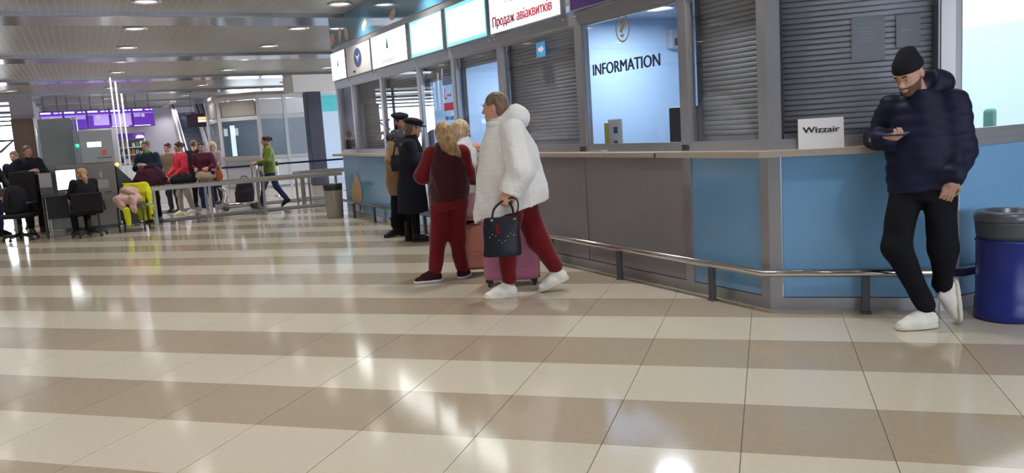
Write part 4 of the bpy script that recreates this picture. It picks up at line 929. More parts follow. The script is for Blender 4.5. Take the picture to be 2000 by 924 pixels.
sdf_part('hair', s, C_dkhair, p, 0.009); s = SDF().el(hd+HR@V3(0.02, -0.02, 0.09), (0.125, 0.130, 0.046), 0, HR).el(hd+HR@V3(0, -0.01, 0.055), (0.090, 0.106, 0.03), 0.02, HR).rc(hd+HR@V3(0.01, -0.02, 0.13), hd+HR@V3(0.01, -0.02, 0.15), 0.006, 0.005, 0.01)
sdf_part('beret', s, C_black, p, 0.008)
sdf_part('trousers', trousers(J, 0.095, 0.085, 0.08, 0.14, 0.14, 0.98, 0.06), C_trs, p, 0.015, fold)
shoe(p, (-0.075, -0.04, 0.112), (-0.9, -0.4, -0.15), (-0.15, 0, 1), C_dkshoe, C_dksole, True); shoe(p, (0.02, 0.05, 0.095), (0.5, -0.85, 0), (0, 0, 1), C_dkshoe, C_dksole, True)
t = thing('shoulder_bag', 'black shoulder bag hanging at the front of the tan fur coat', 'bag', (-0.40, 6.68, 0), PX(19.2))
s = SDF().stack([(0.93, 0.06, -0.27, 0.13, 0.045), (1.02, 0.06, -0.27, 0.14, 0.05), (1.16, 0.06, -0.255, 0.12, 0.03)], 0); sdf_part('bag_body', s, C_bag, t, 0.011)
b = B(); b.tube([(-0.03, -0.255, 1.14), (0.0, -0.23, 1.28), (0.07, -0.17, 1.42), (0.13, -0.05, 1.48)], 0.011, 8); obj('strap', b, C_bag, t)
# ---------------------------------------------------------------- luggage by the ticket counter
def suitcase(label, loc, rz, w, d, h, m, name='suitcase'):
    t = thing(name, label, 'suitcase', loc, rz)
    b = B(); b.box(-w/2, w/2, -d/2, d/2, 0.055, h); sh = obj('shell', b.bevel(0.045, 4), m, t)
    for pl in sh.data.polygons: pl.use_smooth = True
    for i in range(4): obj('rib', B().box(-w/2+0.06, w/2-0.06, -d/2-0.005, -d/2+0.01, 0.16+0.028*i, 0.168+0.028*i), m, t)
    b = B(); b.box(-w/2-0.002, w/2+0.002, -0.006, 0.006, 0.053, h+0.002); obj('zip_band', b.bevel(0.004, 1), M_black, t)
    for sx_ in (-1, 1):
        for sy_ in (-1, 1):
            b = B(); cx, cy = sx_*(w/2-0.045), sy_*(d/2-0.04); b.box(cx-0.03, cx+0.03, cy-0.025, cy+0.025, 0.045, 0.075)
            wl = obj('caster', b.bevel(0.006, 1), M_black, t)
            obj('wheel', B().tube([(cx-0.012, cy+0.008, 0.024), (cx+0.012, cy+0.008, 0.024)], 0.024, 14), M_black, wl)
    b = B(); b.tube([(-0.07, 0, h), (-0.07, 0, h+0.025), (0.07, 0, h+0.025), (0.07, 0, h)], 0.011, 8); obj('carry_handle', b, M_black, t)
    b = B(); b.tube([(w/2, -0.01, h*0.42), (w/2+0.03, -0.01, h*0.44), (w/2+0.03, -0.01, h*0.62), (w/2, -0.01, h*0.64)], 0.011, 8); obj('side_handle', b, M_black, t)
    return t
M_peach = mat('peach plastic shell', (0.60, 0.255, 0.19), 0.38, vary=0.04); M_pink = mat('pink plastic shell', (0.42, 0.14, 0.25), 0.34, vary=0.04)
suitcase('peach hard shell suitcase with ribs behind the person in white fur', (-0.94, 3.02, 0), PX(24.8), 0.34, 0.23, 0.50, M_peach)
suitcase('large pink hard shell suitcase behind the legs of the person in white fur', (-0.93, 2.27, 0), PX(27.4)-0.1, 0.50, 0.28, 0.70, M_pink)
t = thing('padded_bag', 'pale pink padded bag lying on top of the peach suitcase', 'bag', (-0.99, 3.00, 0.526), PX(24.8))
M_lpink = cloth('pale pink quilted nylon', (0.50, 0.29, 0.33), 0.4, 0.3, 50)
s = SDF().stack([(0.035, 0, 0, 0.15, 0.11), (0.09, 0, 0, 0.175, 0.13), (0.20, -0.01, 0, 0.15, 0.12), (0.29, -0.02, 0, 0.08, 0.08)], 0); sdf_part('bag_body', s, M_lpink, t, 0.011, waves(0.010, 40, 11)); b = B(); b.tube([(-0.13, -0.02, 0.08), (-0.06, -0.14, 0.04), (0.06, -0.14, 0.04), (0.14, -0.03, 0.08)], 0.008, 8); obj('piping', b, M_pink, t)

# ---------------------------------------------------------------- security line
M_tabletop = mat('scuffed steel top', (0.27, 0.25, 0.235), 0.4, 0.5, vary=0.08)
def roller_table(label, x0, x1, y0, y1, z, legs):
    t = thing('roller_table', label, 'table', (x0, y0, 0))
    w, d = x1-x0, y1-y0
    obj('front_rail', B().box(0, w, 0, 0.035, z-0.075, z).bevel(0.004, 1), M_tabletop, t); obj('rear_rail', B().box(0, w, d-0.035, d, z-0.075, z).bevel(0.004, 1), M_tabletop, t)
    obj('end_rail', B().box(0, 0.035, 0.036, d-0.036, z-0.075, z), M_tabletop, t); obj('end_rail', B().box(w-0.035, w, 0.036, d-0.036, z-0.075, z), M_tabletop, t)
    me = B().tube([(0, 0.036, 0), (0, d-0.036, 0)], 0.024, 10).mesh('roller'); me.materials.append(M_steel)
    n = int((w-0.1)/0.075)
    for i in range(n): obj('roller', me, None, t, (0.08+i*0.075, 0, z-0.030))
    for lx in legs:
        for ly in (0.06, d-0.06): obj('leg', B().box(lx-0.022, lx+0.022, ly-0.022, ly+0.022, 0, z-0.076), M_tabletop, t)
        obj('stretcher', B().box(lx-0.015, lx+0.015, 0.083, d-0.083, 0.12, 0.15), M_tabletop, t)
    return t
roller_table('long steel roller table of the security check with bags on it', -3.28, 0.45, 12.45, 13.20, 0.745, (0.10, 1.10, 2.12, 3.60))
roller_table('short steel table behind the walker in the green jacket', -0.05, 1.35, 14.15, 14.8, 0.745, (0.05, 0.22, 1.3))
# bags on the table
C_duf = cloth('plum canvas', (0.055, 0.014, 0.030)); C_beige = cloth('beige fur', (0.32, 0.25, 0.19), 0.95, 0.8, 60)
t = thing('duffel_bag', 'plum duffel bag standing open on the security table before the man', 'bag', (-3.19, 12.82, 0.758))
s = SDF().stack([(0.0, 0, 0, 0.29, 0.15), (0.12, 0, 0, 0.30, 0.17), (0.28, 0.0, 0, 0.24, 0.13), (0.37, -0.02, 0, 0.15, 0.07)], 0); sdf_part('bag_body', s, C_duf, t, 0.014, waves(0.010, 24, 3))
for dy in (-0.09, 0.09): obj('handle', B().tube([(-0.13, dy, 0.26), (-0.08, dy, 0.38), (0.08, dy, 0.38), (0.13, dy, 0.26)], 0.011, 8), C_duf, t)
t = thing('soft_bag', 'flat black soft bag lying on the security table', 'bag', (-2.63, 12.80, 0.757)); s = SDF().stack([(0.0, 0, 0, 0.22, 0.16), (0.08, 0, 0, 0.235, 0.17), (0.15, 0, 0, 0.19, 0.13), (0.18, 0, 0, 0.10, 0.07)], 0); sdf_part('bag_body', s, C_black, t, 0.014, waves(0.008, 28, 4)); obj('handle', B().tube([(-0.10, -0.1, 0.13), (-0.05, -0.13, 0.2), (0.06, -0.13, 0.2), (0.1, -0.1, 0.13)], 0.009, 8), C_black, t)
t = thing('fur_bundle', 'beige fur clothing bundle on the security table', 'clothing', (-2.19, 12.82, 0.760)); s = SDF().el((0, 0, 0.085), (0.19, 0.16, 0.085), 0).el((-0.08, 0.02, 0.14), (0.10, 0.10, 0.06), 0.04).el((0.1, -0.02, 0.12), (0.08, 0.09, 0.06), 0.04); sdf_part('fur', s, C_beige, t, 0.014, waves(0.010, 40, 6)); obj('lining', B().box(0.09, 0.17, -0.10, 0.06, 0.10, 0.20).bevel(0.03, 2), C_black, t)
t = thing('toiletry_bag', 'rust brown pouch with a knot on the security table', 'bag', (-1.94, 12.84, 0.752)); s = SDF().stack([(0, 0, 0, 0.075, 0.07), (0.10, 0, 0, 0.085, 0.075), (0.20, 0, 0, 0.06, 0.05), (0.26, 0, 0, 0.03, 0.03)], 0).el((0, 0, 0.27), (0.05, 0.04, 0.03), 0.03); sdf_part('pouch', s, cloth('rust cloth', (0.30, 0.085, 0.035)), t, 0.012, waves(0.005, 40, 8)); obj('tie', B().tube([(-0.035, 0, 0.235), (0, -0.035, 0.235), (0.035, 0, 0.235)], 0.008, 8), C_black, t)
# x-ray scanner
M_scan = mat('scanner grey', (0.20, 0.19, 0.18), 0.5, 0.2, vary=0.05); M_scan2 = mat('scanner pale grey', (0.33, 0.35, 0.38), 0.45, vary=0.04); M_scan3 = mat('scanner green grey', (0.30, 0.335, 0.33), 0.5, vary=0.04)
t = thing('xray_scanner', 'grey x-ray baggage scanner with pale control housing and black rubber outlet', 'scanner', (-4.35, 13.15, 0))
obj('base_body', B().box(-0.42, 0.58, 0.0, 0.95, 0.06, 1.25).bevel(0.015, 2), M_scan, t); obj('plinth', B().box(-0.38, 0.54, 0.04, 0.9, 0, 0.06), M_black, t)
obj('seam', B().box(-0.41, 0.57, -0.003, 0.002, 0.66, 0.668), M_dark, t)
hs_ = obj('control_housing', B().box(0.03, 0.61, 0.10, 0.85, 1.251, 1.88).bevel(0.02, 2), M_scan2, t)
obj('display', B().box(0.16, 0.40, 0.094, 0.10, 1.565, 1.66), mat('lit white display', (1, 1, 1), 0.4, emit=1.6, vary=0, ecol=(0.95, 0.92, 1)), hs_)
obj('warning_mark', B().box(0.39, 0.47, 0.094, 0.10, 1.40, 1.50), mat('pale red mark', (0.6, 0.12, 0.10), 0.5), hs_); obj('text_strip', B().box(0.30, 0.56, 0.095, 0.10, 1.345, 1.36), M_dark, hs_)
b = B(); b.poly([(0.60, 0.05, 1.18), (0.60, 0.9, 1.18), (0.92, 0.9, 0.80), (0.92, 0.05, 0.80)]); b.poly([(0.60, 0.05, 0.05), (0.60, 0.05, 1.18), (0.92, 0.05, 0.80), (0.92, 0.05, 0.05)]); b.poly([(0.60, 0.9, 0.05), (0.60, 0.9, 1.18), (0.92, 0.9, 0.80), (0.92, 0.9, 0.05)]); b.poly([(0.92, 0.05, 0.05), (0.92, 0.9, 0.05), (0.92, 0.9, 0.80), (0.92, 0.05, 0.80)])
obj('outlet_hood', b, M_black, t)
for x, z, w, h in ((0.30, 0.98, 0.05, 0.11), (0.25, 0.78, 0.19, 0.16)): obj('paper_notice', B().box(x, x+w, -0.004, 0.0, z, z+h), mat('grey paper', (0.36, 0.34, 0.33), 0.7), t)
obj('slot', B().box(0.36, 0.48, -0.003, 0.002, 0.69, 0.71), M_black, t)
obj('orange_lamp', B().ball((0.625, -0.01, 1.205), 0.035, 12), mat('lit orange lamp', (1, 0.6, 0.1), 0.4, emit=2.5, vary=0, ecol=(1, 0.55, 0.08)), t)
t = thing('screen_panel', 'tall grey green screen panel between two pale tubes behind the desk', 'panel', (-4.62, 13.98, 0))
t.location = (-4.70, 14.16, 0)
obj('board', B().box(-0.29, 0.29, 0, 0.05, 0.0, 2.17).bevel(0.008, 1), M_scan3, t)
M_tube = mat('pale blue tube', (0.42, 0.50, 0.62), 0.25, 0.3, vary=0.03)
for x in (-0.32, 0.325, 0.375): obj('tube', B().tube([(x, 0.02, 0), (x, 0.02, 2.19 if x > 0 else 2.0)], 0.020, 10), M_tube, t)
obj('green_lamp', B().ball((0.34, -0.01, 1.62), 0.032, 12), mat('lit green lamp', (0.1, 1, 0.5), 0.4, emit=2.0, vary=0, ecol=(0.02, 1, 0.4)), t)
M_pole = mat('lit white pole', (0.8, 0.85, 0.95), 0.3, emit=0.18, vary=0, ecol=(0.8, 0.88, 1))  # faint glow added so the metal posts look brightly lit
for i, (x, y, z0) in enumerate(((-3.62, 14.30, 2.94), (-3.53, 14.36, 2.86), (-3.44, 14.42, 2.62))):
    t = thing('light_pole', ['slender bright light pole beside the x-ray scanner, tallest of three', 'slender bright light pole standing between two others by the x-ray scanner', 'slender bright light pole beside the x-ray scanner, lowest of three'][i], 'light pole', (x, y, 0))
    obj('base', B().lathe([(0.04, 0), (0.04, 0.015), (0.022, 0.02), (0.018, 0.03)], 16), M_alu_l, t); obj('shaft', B().tube([(0, 0, 0.03), (0, 0, z0)], 0.016, 10), M_pole, t)
# operator desk, chair and monitor
M_desk = mat('black desk', (0.022, 0.021, 0.023), 0.5)
t = thing('operator_desk', 'black operator desk in front of the x-ray scanner', 'desk', (-4.60, 12.25, 0))
obj('top', B().box(-0.42, 0.46, 0, 0.55, 0.725, 0.755).bevel(0.004, 1), M_desk, t)
for x in (-0.42, 0.42): obj('side_panel', B().box(x, x+0.03, 0.02, 0.53, 0, 0.724), M_desk, t)
obj('back_panel', B().box(-0.38, 0.41, 0.50, 0.52, 0.3, 0.724), M_desk, t)
t = thing('monitor', 'computer monitor with glowing white screen on the operator desk', 'monitor', (-4.60, 12.50, 0.755), 0.05)
obj('casing', B().box(-0.17, 0.17, 0.0, 0.04, 0.06, 0.44).bevel(0.008, 1), M_black, t); obj('screen', B().box(-0.155, 0.155, -0.003, 0.0, 0.075, 0.425), mat('lit monitor screen', (1, 1, 1), 0.3, emit=1.7, vary=0, ecol=(0.88, 0.94, 1)), t)
obj('stand', B().box(-0.03, 0.03, 0.01, 0.04, 0.012, 0.06), M_black, t); obj('foot', B().box(-0.10, 0.10, -0.06, 0.1, 0, 0.012), M_black, t)
t = thing('document_box', 'grey document box with paper beside the glowing monitor', 'box', (-4.93, 12.45, 0.755)); obj('case', B().box(-0.10, 0.10, 0, 0.16, 0, 0.40).bevel(0.008, 1), M_dark, t); obj('paper', B().box(-0.095, 0.095, -0.004, 0.0, 0.14, 0.39), mat('grey paper2', (0.30, 0.29, 0.30), 0.7), t)
t = thing('mouse_pad', 'red and white card on the right end of the operator desk', 'card', (-4.22, 12.33, 0.755)); obj('card', B().box(-0.05, 0.06, -0.04, 0.04, 0, 0.006), M_paper, t); obj('red_tab', B().box(-0.06, 0.0, -0.02, 0.03, 0.006, 0.03), mat('pinkish red', (0.45, 0.12, 0.13), 0.5), t)
def office_chair(label, loc, rz, hb=0.78, arms=True):
    t = thing('office_chair', label, 'chair', loc, rz); m = cloth('black upholstery', (0.014, 0.013, 0.015), 0.8)
    obj('seat', B().box(-0.24, 0.24, -0.22, 0.24, 0.40, 0.48).bevel(0.03, 3), m, t); obj('backrest', B().box(-0.24, 0.24, -0.29, -0.225, 0.45, hb).bevel(0.025, 3), m, t)
    obj('column', B().tube([(0, 0, 0.10), (0, 0, 0.40)], 0.03, 10), M_black, t)
    for i in range(5):
        q = 2*math.pi*i/5+0.3; l = obj('leg', B().tube([(0, 0, 0.11), (0.28*math.cos(q), 0.28*math.sin(q), 0.07)], [0.028, 0.018], 8), M_black, t); obj('caster', B().ball((0.28*math.cos(q), 0.28*math.sin(q), 0.03), 0.03, 10), M_black, l)
    if arms:
        for x in (-0.27, 0.27): obj('armrest', B().tube([(x, -0.2, 0.45), (x, -0.15, 0.66), (x, 0.12, 0.66)], 0.018, 8), M_black, t)
    return t
office_chair('black office chair of the blonde operator at the desk', (-4.33, 11.80, 0), 0.05)
office_chair('empty high backed black office chair left of the operator desk', (-5.42, 12.42, 0), 2.6, 1.20)
t = thing('backpack', 'bulky black backpack on the empty office chair', 'bag', (-5.42, 12.42, 0.48)); s = SDF().stack([(0, 0, 0, 0.19, 0.15), (0.2, 0, 0, 0.20, 0.16), (0.42, 0, 0, 0.16, 0.12), (0.5, 0, 0, 0.08, 0.06)], 0); sdf_part('bag_body', s, C_black, t, 0.018, waves(0.01, 22, 3)); obj('strap', B().tube([(-0.08, -0.12, 0.42), (-0.10, -0.19, 0.3), (-0.10, -0.17, 0.12)], 0.014, 8), C_black, t)
# chair with coats
t = thing('metal_chair', 'dark metal chair buried under coats beside the scanner', 'chair', (-3.60, 12.05, 0), -0.25)
obj('seat', B().box(-0.22, 0.22, -0.20, 0.22, 0.42, 0.45).bevel(0.01, 1), M_dark, t)
for x in (-0.21, 0.21):
    obj('leg', B().tube([(x, -0.20, 0), (x, -0.19, 0.42)], 0.014, 8), M_black, t); obj('leg', B().tube([(x, 0.22, 0), (x, 0.21, 0.45), (x, 0.26, 0.80)], 0.014, 8), M_black, t)
obj('backrest', B().box(-0.21, 0.21, 0.235, 0.26, 0.55, 0.80), M_dark, t); obj('stretcher', B().tube([(-0.21, -0.2, 0.15), (0.21, -0.2, 0.15)], 0.010, 8), M_black, t)
t = thing('pink_coat', 'pale pink coat heaped on the metal chair', 'coat', (-3.66, 12.03, 0.45), -0.25); s = SDF().el((0, 0, 0.12), (0.25, 0.22, 0.12), 0).el((0.03, 0.06, 0.24), (0.16, 0.14, 0.12), 0.06).rc((-0.14, -0.18, 0.15), (-0.05, -0.24, 0.02), 0.07, 0.06, 0.04).rc((0.10, -0.20, 0.16), (0.14, -0.22, -0.04), 0.06, 0.05, 0.04); sdf_part('coat_body', s, cloth('pale pink wool', (0.52, 0.33, 0.29)), t, 0.012, waves(0.014, 26, 12)); obj('sleeve', B().tube([(-0.08, 0.02, 0.29), (0.02, -0.08, 0.30), (0.14, -0.14, 0.22)], [0.05, 0.055, 0.045], 10), cloth('pale pink wool', (0.5, 0.3, 0.3)), t)
t = thing('safety_vest', 'fluorescent yellow safety jacket hung over the metal chair', 'jacket', (-3.60, 12.05, 0), -0.25); C_hv = cloth('fluorescent yellow', (0.60, 0.62, 0.02)); s = SDF().stack([(0.16, 0.16, 0.28, 0.10, 0.025), (0.42, 0.10, 0.27, 0.20, 0.05), (0.70, 0.06, 0.255, 0.24, 0.06), (0.86, 0.04, 0.26, 0.20, 0.05)], 0).rc((0.27, 0.20, 0.70), (0.30, 0.05, 0.30), 0.05, 0.035, 0.03); sdf_part('vest_body', s, C_hv, t, 0.012, waves(0.008, 28, 9)); sdf_part('sleeve', SDF().rc((-0.05, -0.27, 0.40), (-0.03, -0.26, 0.14), 0.06, 0.04, 0), C_hv, t, 0.012, waves(0.006, 28, 9)); obj('reflective_band', B().box(0.235, 0.345, 0.02, 0.03, 0.44, 0.48), M_alu_l, t)
# table at the far left with brown box
t = thing('inspection_table', 'pale grey inspection table with brown box at the left of the security line', 'table', (-5.95, 12.95, 0)); obj('top', B().box(-0.55, 0.47, 0, 0.6, 0.72, 0.765).bevel(0.004, 1), M_tabletop, t)
for x in (-0.53, 0.41):
    for y in (0.02, 0.54): obj('leg', B().box(x, x+0.05, y, y+0.05, 0, 0.72), M_tabletop, t)
t = thing('brown_box', 'dark brown case lying on the pale inspection table', 'case', (-5.90, 13.05, 0.765)); obj('case_body', B().box(-0.45, 0.40, 0, 0.4, 0, 0.15).bevel(0.008, 2), mat('dark brown case', (0.085, 0.035, 0.025), 0.45), t); obj('lid_seam', B().box(-0.452, 0.402, -0.002, 0.402, 0.095, 0.10), M_black, t)
# floor mats
M_mat = mat('charcoal mat', (0.07, 0.07, 0.085), 0.9, bump=0.4, bscale=200)
def floor_mat(x0, x1, y0, y1, label):
    t = thing('floor_mat', label, 'mat', (x0, y0, 0)); obj('carpet', B().box(0.02, x1-x0-0.02, 0.02, y1-y0-0.02, 0.001, 0.010), M_mat, t)
    b = B(); X, Y = x1-x0, y1-y0; b.box(0, X, 0, 0.02, 0.001, 0.008); b.box(0, X, Y-0.02, Y, 0.001, 0.008); b.box(0, 0.02, 0.02, Y-0.02, 0.001, 0.008); b.box(X-0.02, X, 0.02, Y-0.02, 0.001, 0.008); obj('edge_trim', b, M_black, t)
floor_mat(-3.2, 0.45, 13.25, 14.05, 'long charcoal floor mat under the far side of the roller table'); floor_mat(-1.7, 1.05, 15.3, 16.3, 'charcoal floor mat between the short table and the rope barrier'); floor_mat(-3.6, -1.9, 15.6, 16.6, 'charcoal floor mat behind the woman in red')
# trolley
t = thing('luggage_trolley', 'steel luggage trolley with dark bags pushed by the walker in green', 'trolley', (-1.30, 14.35, 0), 0.1)
obj('frame', B().tube([(-0.40, 0.2, 0.16), (-0.40, -0.2, 0.16), (0.30, -0.22, 0.16), (0.36, -0.22, 0.45), (0.34, -0.22, 0.95), (0.34, 0.22, 0.95), (0.36, 0.22, 0.45), (0.30, 0.22, 0.16), (-0.40, 0.2, 0.16)], 0.017, 8), M_steel, t)
obj('front_loop', B().tube([(-0.40, -0.15, 0.16), (-0.32, -0.15, 0.42), (-0.42, -0.15, 0.52), (-0.42, 0.15, 0.52), (-0.32, 0.15, 0.42), (-0.40, 0.15, 0.16)], 0.016, 8), M_alu_l, t)
for x, y in ((-0.36, 0), (0.28, -0.2), (0.28, 0.2)): obj('wheel', B().tube([(x, y-0.015, 0.075), (x, y+0.015, 0.075)], 0.07, 18), M_dark, t)
for y in (-0.12, 0, 0.12): obj('deck_bar', B().tube([(-0.39, y, 0.165), (0.30, y, 0.165)], 0.009, 8), M_steel, t)
obj('push_bar', B().tube([(0.34, -0.23, 0.96), (0.34, 0.23, 0.96)], 0.024, 10), M_black, t)
t = thing('travel_bag', 'dark grey travel bag standing on the luggage trolley', 'bag', (-1.30, 14.35, 0.184), 0.1); s = SDF().stack([(0, 0.05, 0, 0.20, 0.15), (0.2, 0.07, 0, 0.21, 0.16), (0.42, 0.09, 0, 0.17, 0.13), (0.52, 0.09, 0, 0.10, 0.08)], 0); sdf_part('bag_body', s, cloth('charcoal nylon', (0.03, 0.03, 0.036)), t, 0.016, waves(0.008, 26, 2)); obj('handle', B().tube([(0.0, 0, 0.5), (0.05, 0, 0.56), (0.13, 0, 0.56), (0.18, 0, 0.5)], 0.01, 8), M_black, t)
t = thing('tote_bag', 'grey tote hanging from the trolley push bar', 'bag', (-1.30, 14.35, 0), 0.1); s = SDF().stack([(0.52, 0.45, -0.1, 0.09, 0.10), (0.68, 0.44, -0.1, 0.085, 0.11), (0.84, 0.40, -0.1, 0.045, 0.08)], 0); sdf_part('bag_body', s, cloth('grey tote cloth', (0.10, 0.095, 0.10)), t, 0.014, waves(0.006, 30, 5)); obj('handle', B().tube([(0.40, -0.14, 0.82), (0.355, -0.12, 0.97), (0.40, -0.06, 0.82)], 0.007, 8), M_black, t)
# belt barriers
def belt_post(label, x, y):
    t = thing('barrier_post', label, 'barrier', (x, y, 0)); obj('base', B().lathe([(0.16, 0), (0.16, 0.015), (0.04, 0.04), (0.03, 0.05)], 24), M_steel, t); obj('post', B().tube([(0, 0, 0.05), (0, 0, 0.90)], 0.03, 14), M_alu_l, t); obj('head', B().lathe([(0.036, 0.82), (0.036, 0.92), (0.02, 0.93), (0.0001, 0.93)], 16), M_black, t); return t
bp = [(-3.0, 18.05, 'barrier post nearest the group of travellers behind the table'), (-1.30, 18.0, 'barrier post standing behind the luggage trolley'), (0.27, 18.0, 'barrier post right behind the walker in green'), (2.15, 17.9, 'barrier post in front of the dark column')]
for x, y, l in bp: belt_post(l, x, y)
M_belt = cloth('navy belt', (0.012, 0.018, 0.05))
for i in range(3):
    (x0, y0, _), (x1, y1, _) = bp[i], bp[i+1]
    tag(obj('barrier_belt', B().prism([(x0+0.037, y0-0.002), (x1-0.037, y1-0.002), (x1-0.037, y1+0.002), (x0+0.037, y0+0.002)], 0.84, 0.89), M_belt), ['navy belt stretched behind the travellers at the table', 'navy belt stretched behind the luggage trolley', 'navy belt stretched from the walker in green towards the dark column'][i], 'barrier belt', 'barrier belts')
# ---------------------------------------------------------------- far hall
M_col = mat('dark blue column', (0.055, 0.062, 0.105), 0.5); b = B(); b.box(2.15, 2.62, 21.7, 22.2, 0, 2.94); struct('wall_column', b.bevel(0.02, 1), M_col)
struct('ceiling_soffit', B().box(1.75, 11.2, 21.6, 23.0, 2.95, HC-0.072), M_white)
M_ffr = mat('far kiosk frame', (0.68, 0.70, 0.78), 0.4, vary=0.02); M_fpan = mat('far kiosk panel', (0.50, 0.52, 0.62), 0.45, vary=0.03); M_fpan2 = mat('far kiosk beige panel', (0.42, 0.40, 0.40), 0.5, vary=0.03); M_fpanel_w = mat('far kiosk white panel', (0.82, 0.85, 0.93), 0.4, vary=0.02)
t = thing('glazed_kiosk', 'pale glazed inspection kiosk with a chamfered corner beyond the barriers', 'kiosk', (0, 0, 0))
fp = [(-0.16, 27.0), (-0.16, 24.25), (0.92, 23.2), (2.62, 23.2)]
def fstrip(o0, o1, z0, z1, name, m, seg=None):
    P_ = fp if seg is None else fp[seg:seg+2]; return obj(name, strip(P_, o0, o1, z0, z1), m, t)
fstrip(0.05, -0.1, 3.0, 3.10, 'roof_edge', M_fpan2); fstrip(0.0, -0.06, 2.88, 3.0, 'top_rail', M_ffr); fstrip(0.01, -0.06, 2.22, 2.34, 'transom', M_ffr); fstrip(0.01, -0.06, 0.92, 1.02, 'sill', M_ffr)
for sg, m1 in ((0, M_fpan2), (1, M_fpan2), (2, M_fpanel_w)):
    (x0, y0), (x1, y1) = fp[sg], fp[sg+1]; n = 2
    for i in range(n):
        if sg == 1 and i: continue
        f0, f1 = (i/n+0.02, (i+1)/n-0.02) if sg != 1 else (0.08, 0.92)
        q = [(x0+(x1-x0)*f0, y0+(y1-y0)*f0), (x0+(x1-x0)*f1, y0+(y1-y0)*f1)]
        obj('upper_panel', strip(q, 0.015, -0.02, 2.36, 2.86).bevel(0.01, 1), m1, t); obj('lower_panel', strip(q, 0.012, -0.02, 0.04, 0.90), M_fpan if sg == 1 else M_fpanel_w, t)
        if sg == 2 and i == 1: obj('blank_panel', strip(q, 0.006, -0.02, 1.03, 2.21), mat('far kiosk blue grey panel', (0.40, 0.46, 0.58), 0.3), t)
        else: obj('pane', strip(q, 0.004, -0.004, 1.03, 2.21), M_glass2, t)
for x, y in [fp[0], fp[1], fp[2], fp[3], ((fp[2][0]+fp[3][0])/2, 23.2)]: obj('post', B().box(x-0.05, x+0.05, y-0.03, y+0.07, 0, 3.0), M_ffr, t)
obj('ledge', strip([fp[1], fp[2]], 0.16, -0.1, 1.0, 1.05), M_ledge, t)
obj('inner_wall', B().prism([(0.0, 26.9), (2.6, 26.9), (2.6, 27.0), (0.0, 27.0)], 0, 3.0), mat('kiosk interior', (0.42, 0.48, 0.58), 0.7), t)
obj('lit_panel', B().box(0.25, 0.40, 24.9, 24.95, 1.06, 2.1), mat('lit kiosk panel', (1, 1, 1), 0.4, emit=1.2, vary=0, ecol=(0.9, 0.95, 1)), t); obj('side_wall', B().box(2.56, 2.62, 23.3, 26.9, 0, 3.0), M_fpanel_w, t)
# pale wall with teal panel right of the column
t = thing('pale_booth', 'pale blue booth with a teal top panel right of the dark column', 'booth', (0, 0, 0)); obj('wall_panel', B().box(3.2, 7.5, 25, 25.1, 0, 2.36), mat('pale blue booth panel', (0.62, 0.74, 0.92), 0.5), t); obj('teal_panel', B().box(3.3, 7.4, 24.99, 25.06, 2.42, 3.0), mat('teal panel', (0.12, 0.62, 0.66), 0.4), t); obj('frame', B().box(3.2, 7.5, 25.0, 25.1, 2.36, 3.05), M_ffr, t); obj('side_post', B().box(3.14, 3.24, 24.96, 25.1, 0, 3.05), M_ffr, t)
# flight boards
M_brd = mat('purple lit screen', (0.10, 0.02, 0.35), 0.3, emit=0.55, vary=0, ecol=(0.16, 0.03, 0.62)); M_brdl = mat('lilac lit rows', (0.5, 0.4, 0.8), 0.3, emit=0.75, vary=0, ecol=(0.50, 0.36, 0.95)); M_brdw = mat('white lit rows', (1, 1, 1), 0.3, emit=1.5, vary=0, ecol=(0.95, 0.9, 1))
M_brdo = mat('beige lit column', (0.7, 0.6, 0.5), 0.3, emit=0.5, vary=0, ecol=(0.75, 0.6, 0.6))
for i in range(5):
    x = -5.50 + 0.765*i
    t = thing('flight_board', ['purple flight board beside the brown panel', 'purple flight board above the screen panel', 'purple flight board with one large lilac timetable', 'purple flight board with lilac rows behind the light poles', 'dark purple flight board at the end of the row over the shop'][i], 'screen', (x, 30, 2.37), 0, None)
    obj('casing', B().box(0, 0.755, 0, 0.09, 0, 0.70).bevel(0.01, 1), M_black, t); obj('screen', B().box(0.015, 0.74, -0.004, 0, 0.015, 0.685), M_brd, t)
    obj('title_row', B().box(0.03, 0.36, -0.007, -0.004, 0.60, 0.655), M_brdw, t); obj('title_row', B().box(0.46, 0.60, -0.007, -0.004, 0.61, 0.64), M_brdw, t); obj('title_row', B().box(0.64, 0.72, -0.007, -0.004, 0.61, 0.64), M_brdw, t); obj('rule', B().box(0.02, 0.735, -0.007, -0.004, 0.50, 0.52), M_brdl, t)
    n = (3, 3, 9, 10, 3)[i]
    for k in range(n): obj('text_row', B().box(0.05 if i != 2 else 0.20, 0.71 if i < 4 else 0.27, -0.007, -0.004, 0.455-0.042*k, 0.488-0.042*k), M_brdl, t)
    obj('status_column', B().box(0.30, 0.42, -0.010, -0.0075, 0.12 if i == 3 else 0.36, 0.48), M_brdo, t)
    if i in (3, 4): obj('footer', B().box(0.02, 0.60, -0.007, -0.004, 0.03, 0.05), M_brdw, t)
    for q in (0.15, 0.6): obj('hanger', B().tube([(q, 0.045, 0.70), (q, 0.045, HC-2.37)], 0.012, 8), M_dark, t)
